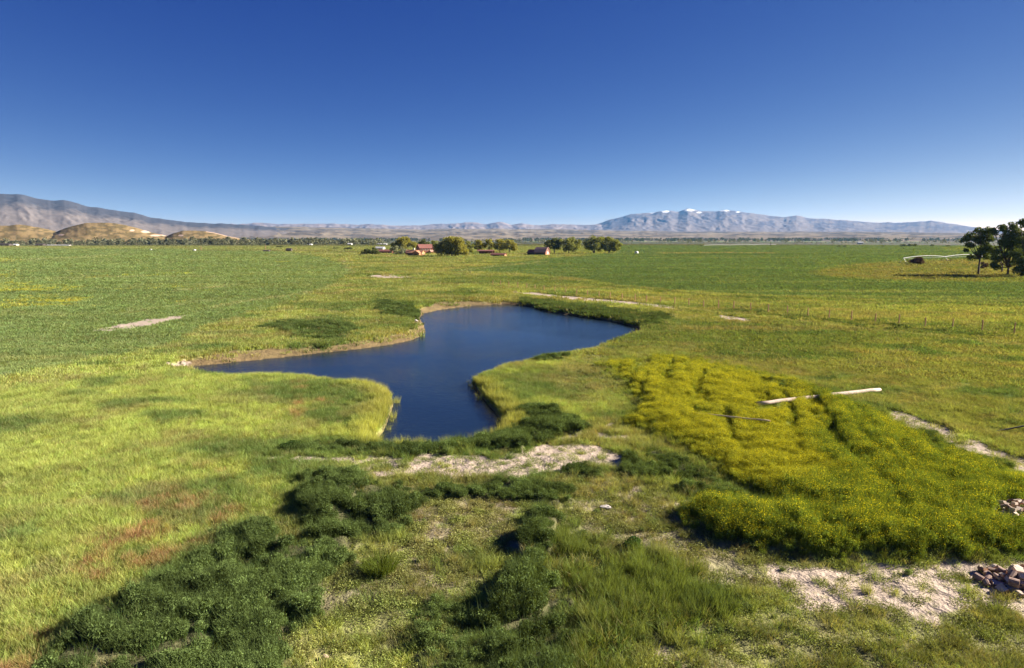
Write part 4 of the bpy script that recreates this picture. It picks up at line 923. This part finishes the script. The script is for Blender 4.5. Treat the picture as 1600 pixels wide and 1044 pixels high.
rot_mb(wall_mb(9, 5, 2.4, 1.3), 0, (6.5, -6.6, 0)).build('front_wing', M_OWALL, h2); rot_mb(roof_mb(9, 5, 2.4, 1.3, .4), 0, (6.5, -6.6, 0)).build('wing_roof', M_PROOF, h2)
building('bunkhouse', 'long low red building behind the silvery bushes', 'building', 601, 397, 16, 6, 2.6, 1.4, -.12, M_RWALL, M_DRED, False, [('f', -1, 9, 1.3, M_DWALL)], [('f', 6.5, 1.5, 1, 1)])
building('white_building', 'white roofed building behind the twin bushes', 'building', 594, 391, 11, 6, 2.6, 1.6, -.3, M_WHITE, M_WHITE, False, [('f', 0, 2, 2, M_DWALL)])
for u, v, L, h, l in [(478,382.3,7,4,'small white house among the river trees, leftmost of the far white houses'), (486,383.8,4,2,'tiny white cabin at the foot of the river trees'), (547,383.4,8,3,'white house left of its smaller yellowish neighbour in the far pasture'), (555,382.9,4,2.5,'tiny cream house in the far pasture'), (597,383.2,20,2.4,'long low white shed in the far pasture'), (1344,381.3,12,4,'tiny white house alone beyond the right field')]:
    building('white_house', l, 'house', u, v, L*1.1, 6, h, 1.5, -.15, M_WHITE, M_WHITE, False, [('f', 0, 1.2, min(2, h*.8), M_DWALL)])
building('greenhouse', 'very long low white roofed building by the river trees', 'building', 85, 384.7, 62, 9, 1.5, 1.0, -.02, M_TRIM, M_GREY, False, [('f', -20, 3, 1.6, M_DWALL)])
building('machine_shed', 'dark roofed farm shed left of the long white building', 'shed', 64, 384.9, 15, 9, 2.6, 2.2, -.1, M_DWALL, M_DWALL, False, [('f', 0, 3, 2.2, M_TRIM)])
building('machine_shed', 'dark wide farm shed at the far left edge', 'shed', 8, 384.6, 24, 9, 2.6, 2.4, -.1, M_DWALL, M_DWALL, False, [('f', 2, 5, 2.2, M_TRIM)])
building('machine_shed', 'small shed with a white roof at the far left', 'shed', 25, 384.3, 8, 7, 2.2, 1.6, -.1, M_TRIM, M_WHITE, False, [('f', 0, 2, 1.8, M_DWALL)])
building('cattle_shelter', 'low dark shelter in the pasture left of the corral fence', 'shelter', 417, 394.3, 6, 4, 1.7, .6, -.1, M_DWALL, M_DWALL, False, [('f', 0, 2, 1.4, M_DRED)], over=.2)
building('cattle_shelter', 'taller dark shelter standing on the corral fence line', 'shelter', 452, 393.8, 5.5, 4, 2.4, 1.4, -.1, M_DWALL, M_DWALL, False, [('f', 0, 3, 1.2, M_DRED)], over=.2)

def tank(label, u, v, L, r):
    p = at(u, v); e = tag(empty('water_tank', (p[0], p[1], 0), .3), label, 'tank')
    MB().tube((-L/2, 0, r+.35), (L/2, 0, r+.35), r, r, 14).build('tank_body', M_WHITE, e, True)
    for s_ in (-1, 1): MB().box((s_*L*.3, 0, .2), (.25, r*1.4, .5)).build('leg', M_DKMETAL, e)
tank('bright white tank standing in the left pasture by the orange pole', 304, 393, 2.8, .95); tank('smaller white tank further left in the pasture', 236, 391.6, 2.3, .7); tank('white tank at the edge of the field right of the paired round trees', 994.5, 397.6, 2.6, 1.2)

def pole(name, label, u, v, h, r, mat):
    p = at(u, v); e = tag(empty(name, (p[0], p[1], 0)), label, 'pole')
    MB().tube((0, 0, -.4), (0, 0, h), r, r*.8, 8).build('shaft', mat, e); MB().box((0, 0, h-.5), (1.4, .14, .16)).build('crossbar', mat, e)
pole('wooden_pole', 'orange brown pole beside the bright white tank', 314.5, 393, 6.3, .28, M_RUST); pole('wooden_pole', 'orange pole at the left end of the corral fence', 415, 391, 6.6, .3, M_RUST); pole('wooden_pole', 'thin pole behind the taller dark shelter', 463, 391.5, 5.0, .16, M_RUST)
pole('utility_pole', 'dark tower like pole beyond the right field', 1204, 385.5, 8, .5, M_DKMETAL); pole('wooden_pole', 'thin pole above the white tank right of the paired round trees', 982.5, 397, 6.5, .12, M_DKMETAL)

# ------------------------------------------------------------------ fences
def fence(name, label, pts, ph, pr, mpost, rails, mrail, rr_=.05):
    W3 = [at(u, v) for u, v in pts]; o = W3[0]; e = tag(empty(name, o), label, 'fence'); g = np.random.default_rng(len(pts)); tops = []
    for x, y, _ in W3:
        z = ground_z(x, y) if y < 200 else 0; x -= o[0]; y -= o[1]; hh = ph*g.uniform(.93, 1.08); lx, ly = g.normal(0, .03, 2)
        MB().tube((x, y, z-.3), (x+lx, y+ly, z+hh), pr, pr*.85, 6).build('post', mpost, e); tops.append((x, y, z))
    for f in rails:
        m = MB()
        for a, b in zip(tops[:-1], tops[1:]): m.tube((a[0], a[1], a[2]+ph*f), (b[0], b[1], b[2]+ph*f), rr_, rr_, 4)
        m.build('wire' if rr_ < .03 else 'rail', mrail, e)
fence('post_fence', 'line of reddish steel posts crossing the meadow behind the pond', [(770,447.5),(782,448.5),(795,449.5),(809,451),(823,452.5),(836,454.3),(850,456),(867,458),(884,460),(901,462),(918,464),(936,466),(953,467.5),(972,469.5),(992,471.5),(1010,473),(1032,475),(1054,477),(1076,479),(1099,481),(1122.5,482.5),(1146,485),(1172.5,487),(1200,489.5),(1230,492),(1262,495.5),(1295,498.5),(1330,502),(1367,505),(1404,508),(1445,512),(1488,515),(1534,518.8),(1584,523),(1640,527)],
      1.75, .1, M_RUST, (.5, .85), M_DKMETAL, .007)
fence('corral_fence', 'long low dark red rail fence running across the pasture left of the ranch', [(425+6*i, 393.8+.012*i*5) for i in range(27)], 1.5, .14, M_DRED, (.45, .9), M_DRED, .12)
fence('yard_fence', 'short rail fence left of the gambrel barn', [(806+4.2*i, 398.6) for i in range(5)], 1.6, .13, M_RUST, (.45, .9), M_RUST, .09)
fence('yard_fence', 'rail fence right of the gambrel barn under the trees', [(862+5*i, 399+.0*i) for i in range(5)], 1.5, .13, M_RUST, (.45, .9), M_RUST, .09)

# ------------------------------------------------------------------ centre pivot sprinklers
def pivot(name, label, a, b, n, h, r):
    A, B = Vector(at(*a)), Vector(at(*b)); e = tag(empty(name, A), label, 'sprinkler'); d = (B-A)/n; nn = Vector((-d.y, d.x, 0)).normalized(); dn = d.normalized()
    pipe = MB(); tr = MB()
    for i in range(n):
        p0, p1 = d*i, d*(i+1); pts = [p0.lerp(p1, t)+Vector((0, 0, h+math.sin(t*math.pi)*.9)) for t in (0, .25, .5, .75, 1)]
        for c0, c1 in zip(pts[:-1], pts[1:]): pipe.tube(c0, c1, r, r, 6)
        low = [p0.lerp(p1, t)+Vector((0, 0, h-.1+math.sin(t*math.pi)*.9-1.1*math.sin(t*math.pi)**.5)) for t in (0, .17, .34, .5, .66, .83, 1)]
        for c0, c1 in zip(low[:-1], low[1:]): tr.tube(c0, c1, r*.35, r*.35, 4)
        for c0, t in zip(low[1:-1], (.17, .34, .5, .66, .83)): tr.tube(c0, p0.lerp(p1, t)+Vector((0, 0, h+math.sin(t*math.pi)*.9)), r*.3, r*.3, 4)
    pipe.build('pipe', M_GREY, e); tr.build('truss', M_GREY, e)
    for i in range(n+1):
        c = d*i; m = MB()
        for s_ in (-1, 1):
            m.tube(c+nn*s_*1.8+Vector((0, 0, .6)), c+Vector((0, 0, h)), r*.55, r*.55, 5)
        m.tube(c-nn*1.8+Vector((0, 0, .6)), c+nn*1.8+Vector((0, 0, .6)), r*.5, r*.5, 5); tw = m.build('tower', M_GREY, e)
        for s_ in (-1, 1):
            q = c+nn*s_*1.8+Vector((0, 0, .58)); MB().tube(q-dn*.17, q+dn*.17, .6, .6, 12).build('wheel', M_RUBBER, tw)
pivot('irrigation_pivot', 'long pale wheeled irrigation pipe beside the round brown bush', (1411,412.5), (1625,403), 4, 3.3, .15)
pivot('irrigation_pivot', 'distant irrigation pipe beyond the right green field', (1100,386.5), (1212,385), 3, 3.4, .22)

# ------------------------------------------------------------------ logs, stones, firewood
M_LOG = simple('weathered_log', (.34,.26,.2), (.5,.4,.33), 2.5, .85, .3, (1,1,1)); M_CUT = simple('cut_wood', (.42,.22,.11), (.5,.32,.19), 6); M_SPLIT = simple('split_wood', (.36,.27,.2), (.5,.42,.35), 5, .8, .2)
M_OLDBARK = simple('old_bark', (.16,.10,.08), (.30,.21,.17), 8, .9, .5); M_ROCK = simple('pale_rock', (.4,.36,.33), (.52,.48,.45), 6, .9, .4); M_PROCK = simple('pink_rock', (.34,.24,.18), (.42,.31,.25), 6, .9, .4)
def log(name, label, a, b, za, zb, ra, rb, mat, seed=0):
    A, B = Vector(at(*a)), Vector(at(*b)); g = np.random.default_rng(seed)
    for _ in range(4): A = Vector(at(*a, ground_z(A.x, A.y)+za)); B = Vector(at(*b, ground_z(B.x, B.y)+zb))
    e = tag(empty(name, A), label, 'log'); D = B-A; n = 12
    pts = [D*(i/n)+Vector((0, g.normal(0, .02), g.normal(0, .02))) for i in range(n+1)]
    MB().path(pts, [ra+(rb-ra)*i/n+g.normal(0, .012) for i in range(n+1)], 12).build('log_body', mat, e, True)
    dn = D.normalized()
    MB().tube(pts[-1]-dn*.02, pts[-1]+dn*.015, rb*.93, rb*.93, 12).build('cut_end', M_CUT, e)
log('fallen_log', 'long pale log lying across the top of the yellow flowers', (1183,631), (1374,609), .36, .18, .17, .21, M_LOG, 1)
log('fallen_pole', 'thin grey pole half buried in the yellow flowers', (1086,645), (1203,658), .42, .46, .045, .07, M_LOG, 2)

def stone(label, u, v, d, mat, seed):
    g = np.random.default_rng(seed); p = at(u, v); z = ground_z(p[0], p[1]); n, m = 9, 6; vs = []
    for i in range(m+1):
        ph = math.pi*i/m
        for j in range(n):
            t = 2*math.pi*j/n; q = g.uniform(.82, 1.1); vs.append((d[0]*math.sin(ph)*math.cos(t)*q/2, d[1]*math.sin(ph)*math.sin(t)*q/2, d[2]*math.cos(ph)*q/2+d[2]*.3))
    o = MB().add(vs, [(i*n+j, (i+1)*n+j, (i+1)*n+(j+1) % n, i*n+(j+1) % n) for i in range(m) for j in range(n)]).build('rock', mat); o.location = (p[0], p[1], z); tag(o, label, 'rock')
stone('flat white stone on the dry ground between the weed band and the yellow flowers', 946, 794, (.7,.4,.22), M_ROCK, 1)
stone('rounded pink stone among the dark weeds', 468, 919, (.5,.4,.3), M_PROCK, 2); stone('small reddish stone near the bottom of the photo', 508, 1028, (.25,.2,.18), M_PROCK, 3); stone('small pale stone at the pond corner by the far shore', 649, 500, (.9,.6,.5), M_ROCK, 4)

def billet(L, r, kind, g):
    """split firewood: a wedge or half round of bark with pale split faces; a whole round piece; or a sawn block"""
    sweep = {'wedge': math.pi*.6, 'half': math.pi, 'round': 2*math.pi, 'block': 0}[kind]; m = MB(); mi = []
    if kind == 'block':
        m.box((0, 0, 0), (L, r*2, r*1.3)); mi = [1]*6
    else:
        n = 10; ring = [(r*math.cos(sweep*i/n - sweep/2 + math.pi/2)*g.uniform(.93, 1.05), r*math.sin(sweep*i/n - sweep/2 + math.pi/2)*g.uniform(.93, 1.05)-r*.4) for i in range(n+(0 if kind == 'round' else 1))]
        if kind != 'round': ring.append((0, -r*.4 + (-.02 if kind == 'half' else 0)))
        k_ = len(ring); vs = [(x, a, b) for x in (-L/2, L/2) for a, b in ring]
        fs = [(i, (i+1) % k_, k_+(i+1) % k_, k_+i) for i in range(k_)]; mi = [1 if (kind != 'round' and i >= k_-2) else 0 for i in range(k_)]
        fs += [tuple(range(k_-1, -1, -1)), tuple(range(k_, 2*k_))]; mi += [2, 2]; m.add(vs, fs)
    me = bpy.data.meshes.new('firewood'); me.from_pydata(m.v, [], m.f)
    for q in (M_OLDBARK, M_SPLIT, M_CUT): me.materials.append(q)
    me.polygons.foreach_set('material_index', mi); me.update(); return me
def heap(label, group, u, v, n, R, L0, r0, seed, ulim=1612):
    g = np.random.default_rng(seed); c = at(u, v); z0 = ground_z(c[0], c[1]); made = 0; tries = 0; P = []
    while made < n and tries < 4000:
        tries += 1; layer = 0 if made < n*.6 else (1 if made < n*.88 else 2); rad = R*(1, .62, .3)[layer]*math.sqrt(g.uniform()); a = g.uniform(0, 6.28)
        x, y = c[0]+rad*math.cos(a)*1.15, c[1]+rad*math.sin(a)*.95; uu = proj(np.array(x), np.array(y), 0.)[0]
        if uu > ulim or any((x-q[0])**2+(y-q[1])**2 < (r0*1.6)**2 and q[2] == layer for q in P): continue
        P.append((x, y, layer)); kind = g.choice(['wedge', 'half', 'half', 'block', 'wedge', 'round']); L = L0*g.uniform(.7, 1.2); r = r0*g.uniform(.75, 1.25)
        o = link('firewood', billet(L, r, kind, g)); o.location = (x, y, ground_z(x, y)+r0*.75+layer*r0*1.35)
        o.rotation_euler = (g.uniform(-.5, 3.6) if kind != 'block' else g.uniform(-.3, .3), g.normal(0, .22+.1*layer), g.uniform(0, 3.14)); tag(o, {'wedge': 'wedge split piece', 'half': 'half round split log', 'round': 'unsplit round log', 'block': 'squared off-cut block'}[str(kind)]+(' low', ' midway up', ' on top')[layer]+' at the '+('front' if y < c[1]-R*.25 else 'back' if y > c[1]+R*.25 else 'middle')+(' left' if x < c[0]-R*.4 else ' right' if x > c[0]+R*.1 else '')+label, 'firewood', group); made += 1
heap(' of the near wood heap', 'near heap of split firewood', 1590, 916, 52, 1.25, .36, .145, 31)
heap(' of the upper wood heap', 'upper heap of broken wood', 1592, 812, 48, 1.35, .28, .12, 32)

# dark bar in view; unseen wheeled part added to cast its shadow into view
P0 = Vector(at(1553, 675.5)); zt = ground_z(P0.x, P0.y); e = tag(empty('added_trailer', (P0.x, P0.y, zt)), 'dark steel drawbar resting on the grass at the right edge, its unseen trailer added', 'trailer')
MB().tube((0, 0, .07), (5.0, .2, .98), .055, .065, 8).build('drawbar', M_DKMETAL, e)
m = MB(); 
for y in (-.8, .2+.8): m.box((6.9, y, 1.02), (4.0, .14, .16))
for x in (5.0, 6.3, 7.6, 8.8): m.box((x, .1, 1.15), (.12, 2.0, .1))
m.build('frame', M_DKMETAL, e)
for y in (-1.05, 1.25): MB().tube((7.0, y-.12, .48), (7.0, y+.12, .48), .48, .48, 18).build('wheel', M_RUBBER, e)

# ------------------------------------------------------------------ the air of the valley
mb = MB(); x0, x1, y0, y1, z0, z1 = -19000, 19000, -600, 16500, -4.0, 700
mb.add([(x0,y0,z0),(x1,y0,z0),(x1,y1,z0),(x0,y1,z0),(x0,y0,z1),(x1,y0,z1),(x1,y1,z1),(x0,y1,z1)], [(3,2,1,0),(4,5,6,7),(0,1,5,4),(1,2,6,5),(2,3,7,6),(3,0,4,7)])
m, nt, out = newmat('haze'); pv = N(nt, 'ShaderNodeVolumePrincipled'); pv.inputs['Color'].default_value = (.16, .48, 1, 1); pv.inputs['Density'].default_value = 2.1e-5; pv.inputs['Anisotropy'].default_value = .1
nt.links.new(pv.outputs[0], out.inputs['Volume']); tag(mb.build('haze', m), 'thin blue summer haze over the valley', 'haze', kind='stuff')
